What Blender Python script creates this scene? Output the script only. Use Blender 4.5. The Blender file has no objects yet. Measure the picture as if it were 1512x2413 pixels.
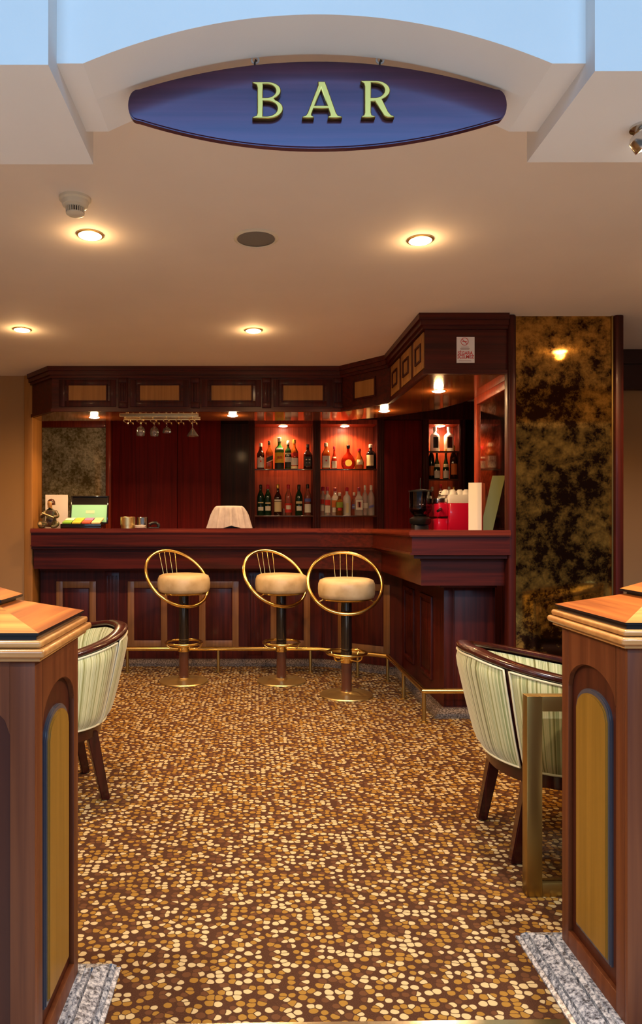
import bpy, bmesh, math, random
from mathutils import Vector, Matrix
random.seed(7)
PI = math.pi
S = bpy.context.scene
COL = S.collection

# ------------------------------------------------------------------ camera, light, exposure
EYE, FPX, PX0, PY0 = 1.17, 1650.0, 605.0, 1235.0
cam = bpy.data.cameras.new('camera'); camo = bpy.data.objects.new('camera', cam); COL.objects.link(camo)
camo.location = (0, 0, EYE); camo.rotation_euler = (PI/2, 0, 0)
cam.sensor_fit = 'VERTICAL'; cam.sensor_height = 36; cam.sensor_width = 36
cam.lens = FPX/2413*36
cam.shift_x = (756-PX0)/2413; cam.shift_y = (PY0-1206.5)/2413
cam.clip_start = 0.02
S.camera = camo
W = bpy.data.worlds.new('lobby_air'); S.world = W; W.use_nodes = True
W.node_tree.nodes['Background'].inputs[0].default_value = (0.80, 0.84, 0.95, 1)
W.node_tree.nodes['Background'].inputs[1].default_value = 0.11
S.view_settings.view_transform = 'Standard'; S.view_settings.look = 'None'
S.view_settings.exposure = 0.0; S.view_settings.gamma = 1.0; S.view_settings.use_curve_mapping = False
WARM = (1.0, 0.57, 0.23)
WARMER = (1.0, 0.50, 0.20)
CEIL_SPOT, CEIL_GLOW, SOFFIT_SPOT, ALCOVE_SPOT, BEAM_SPOT = 112.0, 2.0, 30.0, 42.0, 95.0
def area(name, loc, rot, sx, sy, power, color):
    l = bpy.data.lights.new(name, 'AREA'); l.shape = 'RECTANGLE'; l.size = sx; l.size_y = sy
    l.energy = power; l.color = color
    o = bpy.data.objects.new(name, l); COL.objects.link(o); o.location = loc; o.rotation_euler = rot
    return o
# tall daylight window of the lobby, far behind the camera
area('lobby_daylight', (0.3, -5.0, 4.3), (math.radians(82), 0, 0), 7.0, 2.6, 500, (0.37, 0.65, 1.0))

# two added warm fill spots, out of view, each brightening a pedestal front
for _x, _rx in ((-1.15, -0.60), (1.55, 1.02)):
    _l = bpy.data.lights.new('pedestal_fill_spot', 'SPOT'); _l.energy = 120; _l.color = (1.0, 0.82, 0.60); _l.spot_size = math.radians(52); _l.spot_blend = 0.5; _l.shadow_soft_size = 0.06
    _o = bpy.data.objects.new('pedestal_fill_spot', _l); COL.objects.link(_o); _o.location = (_x, -0.55, 2.7)
    _o.rotation_euler = (Vector((_rx, 1.40, 0.55))-_o.location).to_track_quat('-Z', 'Y').to_euler()
def PX(px, Y): return (px-PX0)*Y/FPX
def PZ(py, Y): return EYE+(PY0-py)*Y/FPX

# ------------------------------------------------------------------ materials
MATS = {}
def newmat(name):
    m = bpy.data.materials.new(name); m.use_nodes = True
    nt = m.node_tree; b = nt.nodes['Principled BSDF']
    MATS[name] = m
    return m, nt, b
def N(nt, t, **kw):
    n = nt.nodes.new(t)
    for k, v in kw.items(): setattr(n, k, v)
    return n
def plain(name, col, rough=0.5, metal=0.0, coat=0.0, trans=0.0, ior=1.45, spec=0.5):
    m, nt, b = newmat(name)
    b.inputs['Base Color'].default_value = (*col, 1); b.inputs['Roughness'].default_value = rough
    b.inputs['Metallic'].default_value = metal; b.inputs['Coat Weight'].default_value = coat
    b.inputs['Coat Roughness'].default_value = 0.05
    b.inputs['Transmission Weight'].default_value = trans; b.inputs['IOR'].default_value = ior
    b.inputs['Specular IOR Level'].default_value = spec
    return m
def ramp(nt, stops):
    r = N(nt, 'ShaderNodeValToRGB'); e = r.color_ramp.elements
    while len(e) < len(stops): e.new(0.5)
    for i, (p, c) in enumerate(stops): e[i].position = p; e[i].color = (*c, 1)
    return r
def wood(name, c0, c1, axis='Z', rough=0.3, coat=0.35, scale=1.0, coatr=0.12, spec=0.35):
    m, nt, b = newmat(name)
    tc = N(nt, 'ShaderNodeTexCoord'); mp = N(nt, 'ShaderNodeMapping')
    s = {'X': (1.5, 45, 45), 'Y': (45, 1.5, 45), 'Z': (45, 45, 1.5)}[axis]
    mp.inputs['Scale'].default_value = tuple(v*scale for v in s)
    nt.links.new(tc.outputs['Object'], mp.inputs['Vector'])
    n1 = N(nt, 'ShaderNodeTexNoise'); n1.inputs['Scale'].default_value = 1.0; n1.inputs['Detail'].default_value = 5
    n1.inputs['Distortion'].default_value = 0.4
    nt.links.new(mp.outputs[0], n1.inputs['Vector'])
    r = ramp(nt, [(0.32, c0), (0.70, c1)])
    nt.links.new(n1.outputs[0], r.inputs[0]); nt.links.new(r.outputs[0], b.inputs['Base Color'])
    b.inputs['Roughness'].default_value = rough; b.inputs['Coat Weight'].default_value = coat
    b.inputs['Coat Roughness'].default_value = coatr; b.inputs['Specular IOR Level'].default_value = spec
    return m

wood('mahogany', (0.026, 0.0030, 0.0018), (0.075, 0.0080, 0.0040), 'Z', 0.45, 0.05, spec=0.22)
wood('mahogany_x', (0.032, 0.0036, 0.0020), (0.090, 0.0095, 0.0045), 'X', 0.38, 0.14, spec=0.25)
wood('mahogany_gloss', (0.10, 0.014, 0.006), (0.22, 0.035, 0.012), 'X', 0.18, 0.8, coatr=0.05)
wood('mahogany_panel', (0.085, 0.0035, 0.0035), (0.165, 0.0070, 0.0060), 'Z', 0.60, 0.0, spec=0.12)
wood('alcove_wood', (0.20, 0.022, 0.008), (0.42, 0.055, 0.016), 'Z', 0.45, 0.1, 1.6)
wood('soffit_wood', (0.16, 0.045, 0.012), (0.30, 0.095, 0.025), 'X', 0.16, 0.9, coatr=0.06)
wood('inlay_wood', (0.30, 0.13, 0.028), (0.42, 0.19, 0.045), 'Z', 0.55, 0.0)
wood('frame_wood', (0.15, 0.060, 0.018), (0.23, 0.10, 0.030), 'Z', 0.45, 0.1)
wood('pedestal_wood', (0.085, 0.020, 0.006), (0.150, 0.042, 0.013), 'Z', 0.48, 0.06, spec=0.25)
wood('pedestal_dark', (0.040, 0.007, 0.003), (0.070, 0.014, 0.005), 'Z', 0.48, 0.06, spec=0.25)
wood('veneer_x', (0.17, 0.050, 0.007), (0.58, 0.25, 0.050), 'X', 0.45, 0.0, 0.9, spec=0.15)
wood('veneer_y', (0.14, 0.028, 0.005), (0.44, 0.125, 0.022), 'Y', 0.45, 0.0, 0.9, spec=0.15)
wood('cap_mould', (0.38, 0.16, 0.045), (0.52, 0.25, 0.075), 'X', 0.35, 0.4)
wood('gold_panel', (0.19, 0.095, 0.009), (0.25, 0.125, 0.014), 'Z', 0.45, 0.1)
wood('chair_wood', (0.020, 0.0035, 0.0028), (0.050, 0.007, 0.005), 'Z', 0.25, 0.45)
wood('sign_wood', (0.050, 0.012, 0.022), (0.100, 0.026, 0.042), 'X', 0.40, 1.0, coatr=0.16)
_b = MATS['sign_wood'].node_tree.nodes['Principled BSDF']; _b.inputs['IOR'].default_value = 1.85; _b.inputs['Specular Tint'].default_value = (0.40, 0.58, 1.0, 1); _b.inputs['Coat Weight'].default_value = 0.0; _b.inputs['Roughness'].default_value = 0.22  # blue of the reflected daylight is put into the gloss tint
plain('ebony', (0.012, 0.009, 0.010), 0.25, coat=0.4)
plain('edge_daylight_tint', (0.045, 0.050, 0.075), 0.30, coat=0.5)  # black edge with the daylight reflection painted in as a bluish tone
plain('brass', (0.92, 0.66, 0.22), 0.20, 1.0)
plain('brass_base', (0.92, 0.70, 0.30), 0.36, 1.0)
plain('brass_old', (0.42, 0.29, 0.10), 0.38, 1.0)
plain('brass_sign', (0.44, 0.32, 0.085), 0.36, 1.0)
plain('white_metal', (0.75, 0.76, 0.78), 0.35)
plain('steel', (0.70, 0.68, 0.64), 0.18, 1.0)
plain('gilt', (0.95, 0.75, 0.36), 0.32, 1.0)
plain('black_lacquer', (0.010, 0.007, 0.006), 0.12, coat=0.8)
plain('brown_lacquer', (0.070, 0.022, 0.012), 0.20, coat=0.7)
plain('plastic_cream', (0.72, 0.66, 0.52), 0.4)
plain('plastic_black', (0.012, 0.012, 0.013), 0.3)
plain('speaker_grey', (0.20, 0.19, 0.17), 0.7)
plain('red_enamel', (0.55, 0.006, 0.040), 0.22, coat=0.5)
plain('red_card', (0.60, 0.05, 0.02), 0.6)
plain('cream_card', (0.80, 0.70, 0.50), 0.6)
plain('white_card', (0.85, 0.80, 0.78), 0.6)
plain('olive_card', (0.19, 0.20, 0.055), 0.5)
plain('porcelain', (0.85, 0.83, 0.80), 0.2, coat=0.4)
plain('white_paper', (0.80, 0.74, 0.72), 0.6)
plain('print_red', (0.62, 0.03, 0.02), 0.6)
plain('print_grey', (0.25, 0.13, 0.10), 0.6)
plain('green_felt', (0.34, 0.80, 0.58), 0.7)
plain('green_light', (0.55, 0.85, 0.62), 0.7)
plain('tea_green', (0.25, 0.55, 0.05), 0.6); plain('tea_yellow', (0.75, 0.62, 0.06), 0.6)
plain('tea_red', (0.70, 0.10, 0.06), 0.6); plain('tea_cream', (0.85, 0.70, 0.40), 0.6)
plain('tea_white', (0.80, 0.85, 0.70), 0.6); plain('tea_violet', (0.45, 0.22, 0.55), 0.6)
plain('beans', (0.03, 0.012, 0.006), 0.4)
plain('glass_green', (0.015, 0.050, 0.018), 0.06, trans=0.35, coat=0.6)
plain('glass_dark', (0.050, 0.012, 0.006), 0.06, trans=0.25, coat=0.6)
plain('glass_black', (0.010, 0.008, 0.010), 0.08, coat=0.6)
plain('glass_frost', (0.85, 0.82, 0.78), 0.45, trans=0.25)
plain('label_white', (0.80, 0.76, 0.68), 0.6); plain('label_cream', (0.78, 0.66, 0.40), 0.6)
plain('label_yellow', (0.85, 0.50, 0.03), 0.6); plain('label_red', (0.62, 0.03, 0.02), 0.6)
plain('label_black', (0.015, 0.013, 0.012), 0.5); plain('label_blue', (0.12, 0.14, 0.45), 0.6)
plain('label_orange', (0.75, 0.20, 0.04), 0.6); plain('label_green', (0.30, 0.38, 0.05), 0.6)
plain('cap_red', (0.55, 0.01, 0.03), 0.35); plain('cap_black', (0.012, 0.010, 0.010), 0.35)
plain('cap_white', (0.80, 0.74, 0.64), 0.4); plain('cap_gold', (0.80, 0.50, 0.10), 0.3, 0.8)
plain('cap_crimson', (0.42, 0.01, 0.05), 0.3)
plain('cornice_dark', (0.030, 0.008, 0.005), 0.5)
plain('lobby_stone', (0.74, 0.73, 0.70), 0.4)

def emis(name, col, strength):
    m, nt, b = newmat(name)
    b.inputs['Emission Color'].default_value = (*col, 1); b.inputs['Emission Strength'].default_value = strength
    b.inputs['Base Color'].default_value = (1, 1, 1, 1)
emis('bulb', (1.0, 0.88, 0.66), 40)

def thinglass(name, tint, gloss=1.0, rough=0.03, body=0.0, col=(1, 1, 1)):
    m = bpy.data.materials.new(name); m.use_nodes = True; nt = m.node_tree; MATS[name] = m
    nt.nodes.remove(nt.nodes['Principled BSDF']); out = nt.nodes['Material Output']
    tr = N(nt, 'ShaderNodeBsdfTransparent'); tr.inputs[0].default_value = (*tint, 1)
    gl = N(nt, 'ShaderNodeBsdfGlossy'); gl.inputs['Roughness'].default_value = rough
    fr = N(nt, 'ShaderNodeFresnel'); fr.inputs[0].default_value = 1.5
    mu = N(nt, 'ShaderNodeMath'); mu.operation = 'MULTIPLY_ADD'; mu.inputs[1].default_value = gloss; mu.inputs[2].default_value = 0.02
    nt.links.new(fr.outputs[0], mu.inputs[0])
    mx = N(nt, 'ShaderNodeMixShader'); nt.links.new(mu.outputs[0], mx.inputs[0]); nt.links.new(tr.outputs[0], mx.inputs[1]); nt.links.new(gl.outputs[0], mx.inputs[2])
    last = mx
    if body:
        df = N(nt, 'ShaderNodeBsdfDiffuse'); df.inputs[0].default_value = (*col, 1)
        m2 = N(nt, 'ShaderNodeMixShader'); m2.inputs[0].default_value = body
        nt.links.new(mx.outputs[0], m2.inputs[1]); nt.links.new(df.outputs[0], m2.inputs[2]); last = m2
    nt.links.new(last.outputs[0], out.inputs[0])
thinglass('glass_shelf', (0.90, 0.96, 0.93))
thinglass('glass_clear', (0.93, 0.93, 0.92), 2.2, 0.04, 0.26, (0.95, 0.93, 0.90))
thinglass('stemware', (0.97, 0.97, 0.96), 2.0, 0.02, 0.03)
thinglass('smoked_glass', (0.80, 0.76, 0.66), 1.0)
thinglass('hopper_glass', (0.55, 0.55, 0.62), 1.6, 0.05)
thinglass('glass_rose', (0.85, 0.55, 0.45), 1.4, 0.04, 0.15, (0.8, 0.35, 0.25))
thinglass('glass_amber', (0.62, 0.30, 0.10), 1.4, 0.04, 0.25, (0.6, 0.2, 0.03))
thinglass('glass_red', (0.75, 0.16, 0.08), 1.4, 0.04, 0.25, (0.7, 0.06, 0.02))
thinglass('glass_jade', (0.20, 0.50, 0.18), 1.4, 0.04, 0.4, (0.03, 0.22, 0.05))
def paint(name, col, rough=0.8, bump=0.02):
    m, nt, b = newmat(name)
    tc = N(nt, 'ShaderNodeTexCoord'); n = N(nt, 'ShaderNodeTexNoise'); n.inputs['Scale'].default_value = 2.5; n.inputs['Detail'].default_value = 4
    nt.links.new(tc.outputs['Object'], n.inputs['Vector'])
    r = ramp(nt, [(0.3, tuple(c*0.95 for c in col)), (0.7, col)])
    nt.links.new(n.outputs[0], r.inputs[0]); nt.links.new(r.outputs[0], b.inputs['Base Color'])
    b.inputs['Roughness'].default_value = rough
    n2 = N(nt, 'ShaderNodeTexNoise'); n2.inputs['Scale'].default_value = 180
    nt.links.new(tc.outputs['Object'], n2.inputs['Vector'])
    bp = N(nt, 'ShaderNodeBump'); bp.inputs['Strength'].default_value = bump; bp.inputs['Distance'].default_value = 0.01
    nt.links.new(n2.outputs[0], bp.inputs['Height']); nt.links.new(bp.outputs[0], b.inputs['Normal'])
paint('ceiling_paint', (0.85, 0.77, 0.69))
paint('header_paint', (0.82, 0.81, 0.80))
paint('wall_paint', (0.36, 0.205, 0.085))

def granite(name, lo, mid, hi, sc):
    m, nt, b = newmat(name)
    tc = N(nt, 'ShaderNodeTexCoord'); n = N(nt, 'ShaderNodeTexNoise'); n.inputs['Scale'].default_value = sc; n.inputs['Detail'].default_value = 6
    n.inputs['Roughness'].default_value = 0.7
    nt.links.new(tc.outputs['Object'], n.inputs['Vector'])
    r = ramp(nt, [(0.38, lo), (0.48, mid), (0.60, hi)])
    nt.links.new(n.outputs[0], r.inputs[0]); nt.links.new(r.outputs[0], b.inputs['Base Color'])
    b.inputs['Roughness'].default_value = 0.22
granite('granite', (0.03, 0.035, 0.05), (0.20, 0.23, 0.30), (0.52, 0.56, 0.64), 95)  # bluish cast of the daylight is mixed into the stone colour
granite('granite_warm_dim', (0.02, 0.014, 0.010), (0.09, 0.065, 0.050), (0.22, 0.17, 0.14), 120)  # same stone as the pedestals, dim warm bar light put into its colour

def carpet():
    m, nt, b = newmat('carpet')
    tc = N(nt, 'ShaderNodeTexCoord'); mp = N(nt, 'ShaderNodeMapping')
    mp.inputs['Scale'].default_value = (40, 46, 0)
    nt.links.new(tc.outputs['Object'], mp.inputs['Vector'])
    wn = N(nt, 'ShaderNodeTexNoise'); wn.inputs['Scale'].default_value = 1.3; wn.inputs['Detail'].default_value = 1
    nt.links.new(mp.outputs[0], wn.inputs['Vector'])
    mixv = N(nt, 'ShaderNodeMix'); mixv.data_type = 'VECTOR'; mixv.inputs['Factor'].default_value = 0.22
    nt.links.new(mp.outputs[0], mixv.inputs['A']); 
    addv = N(nt, 'ShaderNodeVectorMath'); addv.operation = 'ADD'
    nt.links.new(mp.outputs[0], addv.inputs[0]); nt.links.new(wn.outputs['Color'], addv.inputs[1])
    nt.links.new(addv.outputs[0], mixv.inputs['B'])
    v = N(nt, 'ShaderNodeTexVoronoi'); v.voronoi_dimensions = '2D'; v.feature = 'F1'
    ve = N(nt, 'ShaderNodeTexVoronoi'); ve.voronoi_dimensions = '2D'; ve.feature = 'DISTANCE_TO_EDGE'
    for q in (v, ve):
        q.inputs['Scale'].default_value = 1.0; q.inputs['Randomness'].default_value = 0.92
        nt.links.new(mixv.outputs[1], q.inputs['Vector'])
    sep = N(nt, 'ShaderNodeSeparateColor'); nt.links.new(v.outputs['Color'], sep.inputs[0])
    rad = N(nt, 'ShaderNodeMapRange'); rad.inputs[1].default_value = 0; rad.inputs[2].default_value = 1
    rad.inputs[3].default_value = 0.35; rad.inputs[4].default_value = 0.50
    nt.links.new(sep.outputs[1], rad.inputs[0])
    sub = N(nt, 'ShaderNodeMath'); sub.operation = 'SUBTRACT'
    nt.links.new(rad.outputs[0], sub.inputs[0]); nt.links.new(v.outputs['Distance'], sub.inputs[1])
    de = N(nt, 'ShaderNodeMath'); de.operation = 'SUBTRACT'; de.inputs[1].default_value = 0.048
    nt.links.new(ve.outputs['Distance'], de.inputs[0])
    mn = N(nt, 'ShaderNodeMath'); mn.operation = 'SMOOTH_MIN'; mn.inputs[2].default_value = 0.10
    nt.links.new(sub.outputs[0], mn.inputs[0]); nt.links.new(de.outputs[0], mn.inputs[1])
    edge = N(nt, 'ShaderNodeMapRange'); edge.inputs[1].default_value = -0.02; edge.inputs[2].default_value = 0.025
    nt.links.new(mn.outputs[0], edge.inputs[0])
    cr = ramp(nt, [(0.0, (0.45, 0.355, 0.195)), (0.38, (0.26, 0.140, 0.028)), (0.80, (0.105, 0.045, 0.020))])
    cr.color_ramp.interpolation = 'CONSTANT'
    nt.links.new(sep.outputs[0], cr.inputs[0])
    n = N(nt, 'ShaderNodeTexNoise'); n.inputs['Scale'].default_value = 420; n.inputs['Detail'].default_value = 3
    nt.links.new(tc.outputs['Object'], n.inputs['Vector'])
    bg = ramp(nt, [(0.3, (0.036, 0.015, 0.008)), (0.7, (0.082, 0.035, 0.019))])
    nt.links.new(n.outputs[0], bg.inputs[0])
    mx = N(nt, 'ShaderNodeMix'); mx.data_type = 'RGBA'
    nt.links.new(edge.outputs[0], mx.inputs['Factor']); nt.links.new(bg.outputs[0], mx.inputs['A']); nt.links.new(cr.outputs[0], mx.inputs['B'])
    nt.links.new(mx.outputs['Result'], b.inputs['Base Color'])
    b.inputs['Roughness'].default_value = 0.95; b.inputs['Specular IOR Level'].default_value = 0.1
    bp = N(nt, 'ShaderNodeBump'); bp.inputs['Strength'].default_value = 0.25; bp.inputs['Distance'].default_value = 0.004
    nt.links.new(n.outputs[0], bp.inputs['Height']); nt.links.new(bp.outputs[0], b.inputs['Normal'])
carpet()

def antique(name, tint, patch, sc, lo, hi, metal=1.0, rough=0.08, loc=(3.1, 0, 1.7)):
    m, nt, b = newmat(name)
    tc = N(nt, 'ShaderNodeTexCoord'); mp = N(nt, 'ShaderNodeMapping'); mp.inputs['Location'].default_value = loc
    nt.links.new(tc.outputs['Object'], mp.inputs[0])
    n = N(nt, 'ShaderNodeTexNoise'); n.inputs['Scale'].default_value = sc; n.inputs['Detail'].default_value = 3; n.inputs['Distortion'].default_value = 0.5
    nf = N(nt, 'ShaderNodeTexNoise'); nf.inputs['Scale'].default_value = sc*7; nf.inputs['Detail'].default_value = 10; nf.inputs['Roughness'].default_value = 0.72
    nt.links.new(mp.outputs[0], n.inputs['Vector']); nt.links.new(mp.outputs[0], nf.inputs['Vector'])
    ad = N(nt, 'ShaderNodeMix'); ad.data_type = 'FLOAT'; ad.inputs['Factor'].default_value = 0.62
    nt.links.new(n.outputs[0], ad.inputs['A']); nt.links.new(nf.outputs[0], ad.inputs['B'])
    r = ramp(nt, [(lo, (0, 0, 0)), (hi, (1, 1, 1))])
    nt.links.new(ad.outputs[0], r.inputs[0])
    mx = N(nt, 'ShaderNodeMix'); mx.data_type = 'RGBA'
    mx.inputs['A'].default_value = (*patch, 1); mx.inputs['B'].default_value = (*tint, 1)
    nt.links.new(r.outputs[0], mx.inputs['Factor']); nt.links.new(mx.outputs['Result'], b.inputs['Base Color'])
    b.inputs['Metallic'].default_value = metal
    rr = N(nt, 'ShaderNodeMapRange'); rr.inputs[3].default_value = 0.07; rr.inputs[4].default_value = rough
    nt.links.new(r.outputs[0], rr.inputs[0]); nt.links.new(rr.outputs[0], b.inputs['Roughness'])
antique('antique_gold', (0.56, 0.30, 0.06), (0.030, 0.010, 0.004), 2.1, 0.45, 0.60, 0.90, 0.04)
antique('antique_grey', (0.95, 0.88, 0.58), (0.22, 0.17, 0.07), 6.0, 0.42, 0.62, 0.15)
antique('antique_side', (0.66, 0.56, 0.44), (0.16, 0.10, 0.06), 5.0, 0.40, 0.60, 1.0, 0.03)

def fabric():
    m, nt, b = newmat('stripe_fabric')
    uv = N(nt, 'ShaderNodeUVMap'); mp = N(nt, 'ShaderNodeMapping'); mp.inputs['Scale'].default_value = (72, 0.02, 1)
    nt.links.new(uv.outputs[0], mp.inputs[0])
    n = N(nt, 'ShaderNodeTexNoise'); n.inputs['Scale'].default_value = 1.0; n.inputs['Detail'].default_value = 2.0
    nt.links.new(mp.outputs[0], n.inputs['Vector'])
    r = ramp(nt, [(0.34, (0.10, 0.08, 0.015)), (0.42, (0.26, 0.25, 0.075)), (0.49, (0.62, 0.58, 0.33)), (0.55, (0.22, 0.24, 0.075)), (0.62, (0.60, 0.59, 0.35)), (0.69, (0.19, 0.13, 0.03))])
    nt.links.new(n.outputs[0], r.inputs[0]); nt.links.new(r.outputs[0], b.inputs['Base Color'])
    b.inputs['Roughness'].default_value = 0.75; b.inputs['Sheen Weight'].default_value = 0.3
    n2 = N(nt, 'ShaderNodeTexNoise'); n2.inputs['Scale'].default_value = 600
    bp = N(nt, 'ShaderNodeBump'); bp.inputs['Strength'].default_value = 0.15; bp.inputs['Distance'].default_value = 0.002
    nt.links.new(n2.outputs[0], bp.inputs['Height']); nt.links.new(bp.outputs[0], b.inputs['Normal'])
fabric()
plain('welt', (0.66, 0.60, 0.40), 0.7)

def mottled(name, cols, scale, rough=0.45, metal=0.0):
    m, nt, b = newmat(name)
    tc = N(nt, 'ShaderNodeTexCoord'); n = N(nt, 'ShaderNodeTexNoise'); n.inputs['Scale'].default_value = scale; n.inputs['Detail'].default_value = 4
    nt.links.new(tc.outputs['Object'], n.inputs['Vector'])
    k = len(cols); r = ramp(nt, [(0.34+0.34*i/(k-1), c) for i, c in enumerate(cols)])
    nt.links.new(n.outputs[0], r.inputs[0]); nt.links.new(r.outputs[0], b.inputs['Base Color'])
    b.inputs['Roughness'].default_value = rough; b.inputs['Metallic'].default_value = metal
mottled('seat_leather', [(0.44, 0.31, 0.15), (0.58, 0.44, 0.24), (0.66, 0.53, 0.32)], 7, 0.42)
mottled('figurine_glaze', [(0.02, 0.012, 0.008), (0.10, 0.05, 0.02), (0.05, 0.07, 0.03), (0.60, 0.42, 0.22)], 22, 0.35)
mottled('figurine_skin', [(0.30, 0.13, 0.04), (0.55, 0.30, 0.10)], 25, 0.4)
mottled('napkin', [(0.40, 0.35, 0.36), (0.50, 0.45, 0.46)], 20, 0.85)

# ------------------------------------------------------------------ mesh helpers
def B(): return bmesh.new()
def merge(bm, t):
    me = bpy.data.meshes.new('tmp'); t.to_mesh(me); t.free(); bm.from_mesh(me); bpy.data.meshes.remove(me)
def box(bm, x0, x1, y0, y1, z0, z1, bev=0.0, mat=0, M=None, segs=2):
    t = bmesh.new(); bmesh.ops.create_cube(t, size=1)
    for v in t.verts:
        v.co = Vector((x0+(v.co.x+.5)*(x1-x0), y0+(v.co.y+.5)*(y1-y0), z0+(v.co.z+.5)*(z1-z0)))
    if bev: bmesh.ops.bevel(t, geom=list(t.edges), offset=bev, segments=segs, affect='EDGES', profile=0.5)
    if M is not None: t.transform(M)
    for f in t.faces: f.material_index = mat
    bmesh.ops.recalc_face_normals(t, faces=t.faces); merge(bm, t); return bm
def prism(bm, pts, d0, d1, plane='xz', mat=0, M=None, bev=0.0):
    """closed outline in a plane, extruded along the third axis from d0 to d1"""
    t = bmesh.new()
    def P(a, b_, d): return {'xz': (a, d, b_), 'yz': (d, a, b_), 'xy': (a, b_, d)}[plane]
    v0 = [t.verts.new(P(a, b_, d0)) for a, b_ in pts]; v1 = [t.verts.new(P(a, b_, d1)) for a, b_ in pts]
    f0 = t.faces.new(v0); f1 = t.faces.new(list(reversed(v1))); n = len(pts)
    for i in range(n): t.faces.new((v0[i], v0[(i+1) % n], v1[(i+1) % n], v1[i]))
    bmesh.ops.recalc_face_normals(t, faces=t.faces)
    if bev:
        ed = [e for e in f0.edges]+[e for e in f1.edges]
        bmesh.ops.bevel(t, geom=ed, offset=bev, segments=2, affect='EDGES')
    bmesh.ops.triangulate(t, faces=[f for f in t.faces if len(f.verts) > 4])
    if M is not None: t.transform(M)
    for f in t.faces: f.material_index = mat
    merge(bm, t); return bm
def lathe(bm, prof, segs=32, M=None, mat=0, sq=0.0, flat=1.0, caps=True):
    """profile [(r, z)] turned about Z; sq>0 squares the section, flat squeezes y"""
    t = bmesh.new(); rings = []
    for r, z in prof:
        ring = []
        for i in range(segs):
            a = 2*PI*i/segs; c, s = math.cos(a), math.sin(a)
            k = 1.0
            if sq: k = (abs(c)**sq+abs(s)**sq)**(-1.0/sq)
            ring.append(t.verts.new((r*k*c, r*k*s*flat, z)))
        rings.append(ring)
    for a, b_ in zip(rings, rings[1:]):
        for i in range(segs): t.faces.new((a[i], a[(i+1) % segs], b_[(i+1) % segs], b_[i]))
    if caps:
        if prof[0][0] > 1e-5: t.faces.new(list(reversed(rings[0])))
        if prof[-1][0] > 1e-5: t.faces.new(rings[-1])
    bmesh.ops.remove_doubles(t, verts=t.verts, dist=1e-6)
    bmesh.ops.recalc_face_normals(t, faces=t.faces)
    if M is not None: t.transform(M)
    for f in t.faces: f.material_index = mat
    merge(bm, t); return bm
def tube(bm, path, r, segs=12, closed=False, mat=0, radii=None):
    t = bmesh.new(); P = [Vector(p) for p in path]; n = len(P); rings = []
    up = None
    for i in range(n):
        if closed: d = (P[(i+1) % n]-P[i-1]).normalized()
        else:
            d0 = (P[i]-P[i-1]).normalized() if i else (P[1]-P[0]).normalized()
            d1 = (P[i+1]-P[i]).normalized() if i < n-1 else d0
            d = (d0+d1).normalized()
        if up is None:
            a = Vector((0, 0, 1)) if abs(d.z) < 0.9 else Vector((1, 0, 0))
            up = (a-d*a.dot(d)).normalized()
        else: up = (up-d*up.dot(d)).normalized()
        side = d.cross(up)
        k = 1.0
        if not closed and 0 < i < n-1:
            k = 1.0/max(0.5, math.cos(d0.angle(d1)/2))
        rr = radii[i] if radii else r
        rings.append([t.verts.new(P[i]+(up*math.cos(2*PI*j/segs)+side*math.sin(2*PI*j/segs)*k)*rr) for j in range(segs)])
    m = n if closed else n-1
    for i in range(m):
        a, b_ = rings[i], rings[(i+1) % n]
        for j in range(segs): t.faces.new((a[j], a[(j+1) % segs], b_[(j+1) % segs], b_[j]))
    if not closed: t.faces.new(list(reversed(rings[0]))); t.faces.new(rings[-1])
    bmesh.ops.recalc_face_normals(t, faces=t.faces)
    for f in t.faces: f.material_index = mat
    merge(bm, t); return bm
def offs(poly, d):
    """offset an open plan polyline to its right-hand side (towards the room) by d"""
    P = [Vector((p[0], p[1])) for p in poly]; out = []
    nr = []
    for a, b_ in zip(P, P[1:]):
        u = (b_-a).normalized(); nr.append(Vector((u.y, -u.x)))
    for i, p in enumerate(P):
        if i == 0: out.append(p+nr[0]*d)
        elif i == len(P)-1: out.append(p+nr[-1]*d)
        else:
            m = (nr[i-1]+nr[i]).normalized(); out.append(p+m*(d/max(0.2, m.dot(nr[i]))))
    return [(p.x, p.y) for p in out]
def strip(bm, pf, pb, z0, z1, z1b=None, mat=0, z0b=None):
    """solid between a front and a back plan polyline, z0..z1 (z1b: height at the back line)"""
    t = bmesh.new(); z1b = z1 if z1b is None else z1b; z0b = z0 if z0b is None else z0b
    A = [t.verts.new((x, y, z0)) for x, y in pf]; Bq = [t.verts.new((x, y, z1)) for x, y in pf]
    C = [t.verts.new((x, y, z0b)) for x, y in pb]; D = [t.verts.new((x, y, z1b)) for x, y in pb]
    for i in range(len(pf)-1):
        for q in ((A[i], A[i+1], Bq[i+1], Bq[i]), (C[i+1], C[i], D[i], D[i+1]), (Bq[i], Bq[i+1], D[i+1], D[i]), (A[i+1], A[i], C[i], C[i+1])):
            t.faces.new(q)
    for i in (0, -1): t.faces.new((A[i], Bq[i], D[i], C[i]))
    bmesh.ops.recalc_face_normals(t, faces=t.faces)
    for f in t.faces: f.material_index = mat
    merge(bm, t); return bm
def segM(p, q):
    """matrix: local x along p->q, local -y outwards (to the right hand), origin p"""
    u = (Vector(q)-Vector(p)).normalized()
    return Matrix(((u.x, -u.y, 0, p[0]), (u.y, u.x, 0, p[1]), (0, 0, 1, 0), (0, 0, 0, 1)))

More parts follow.
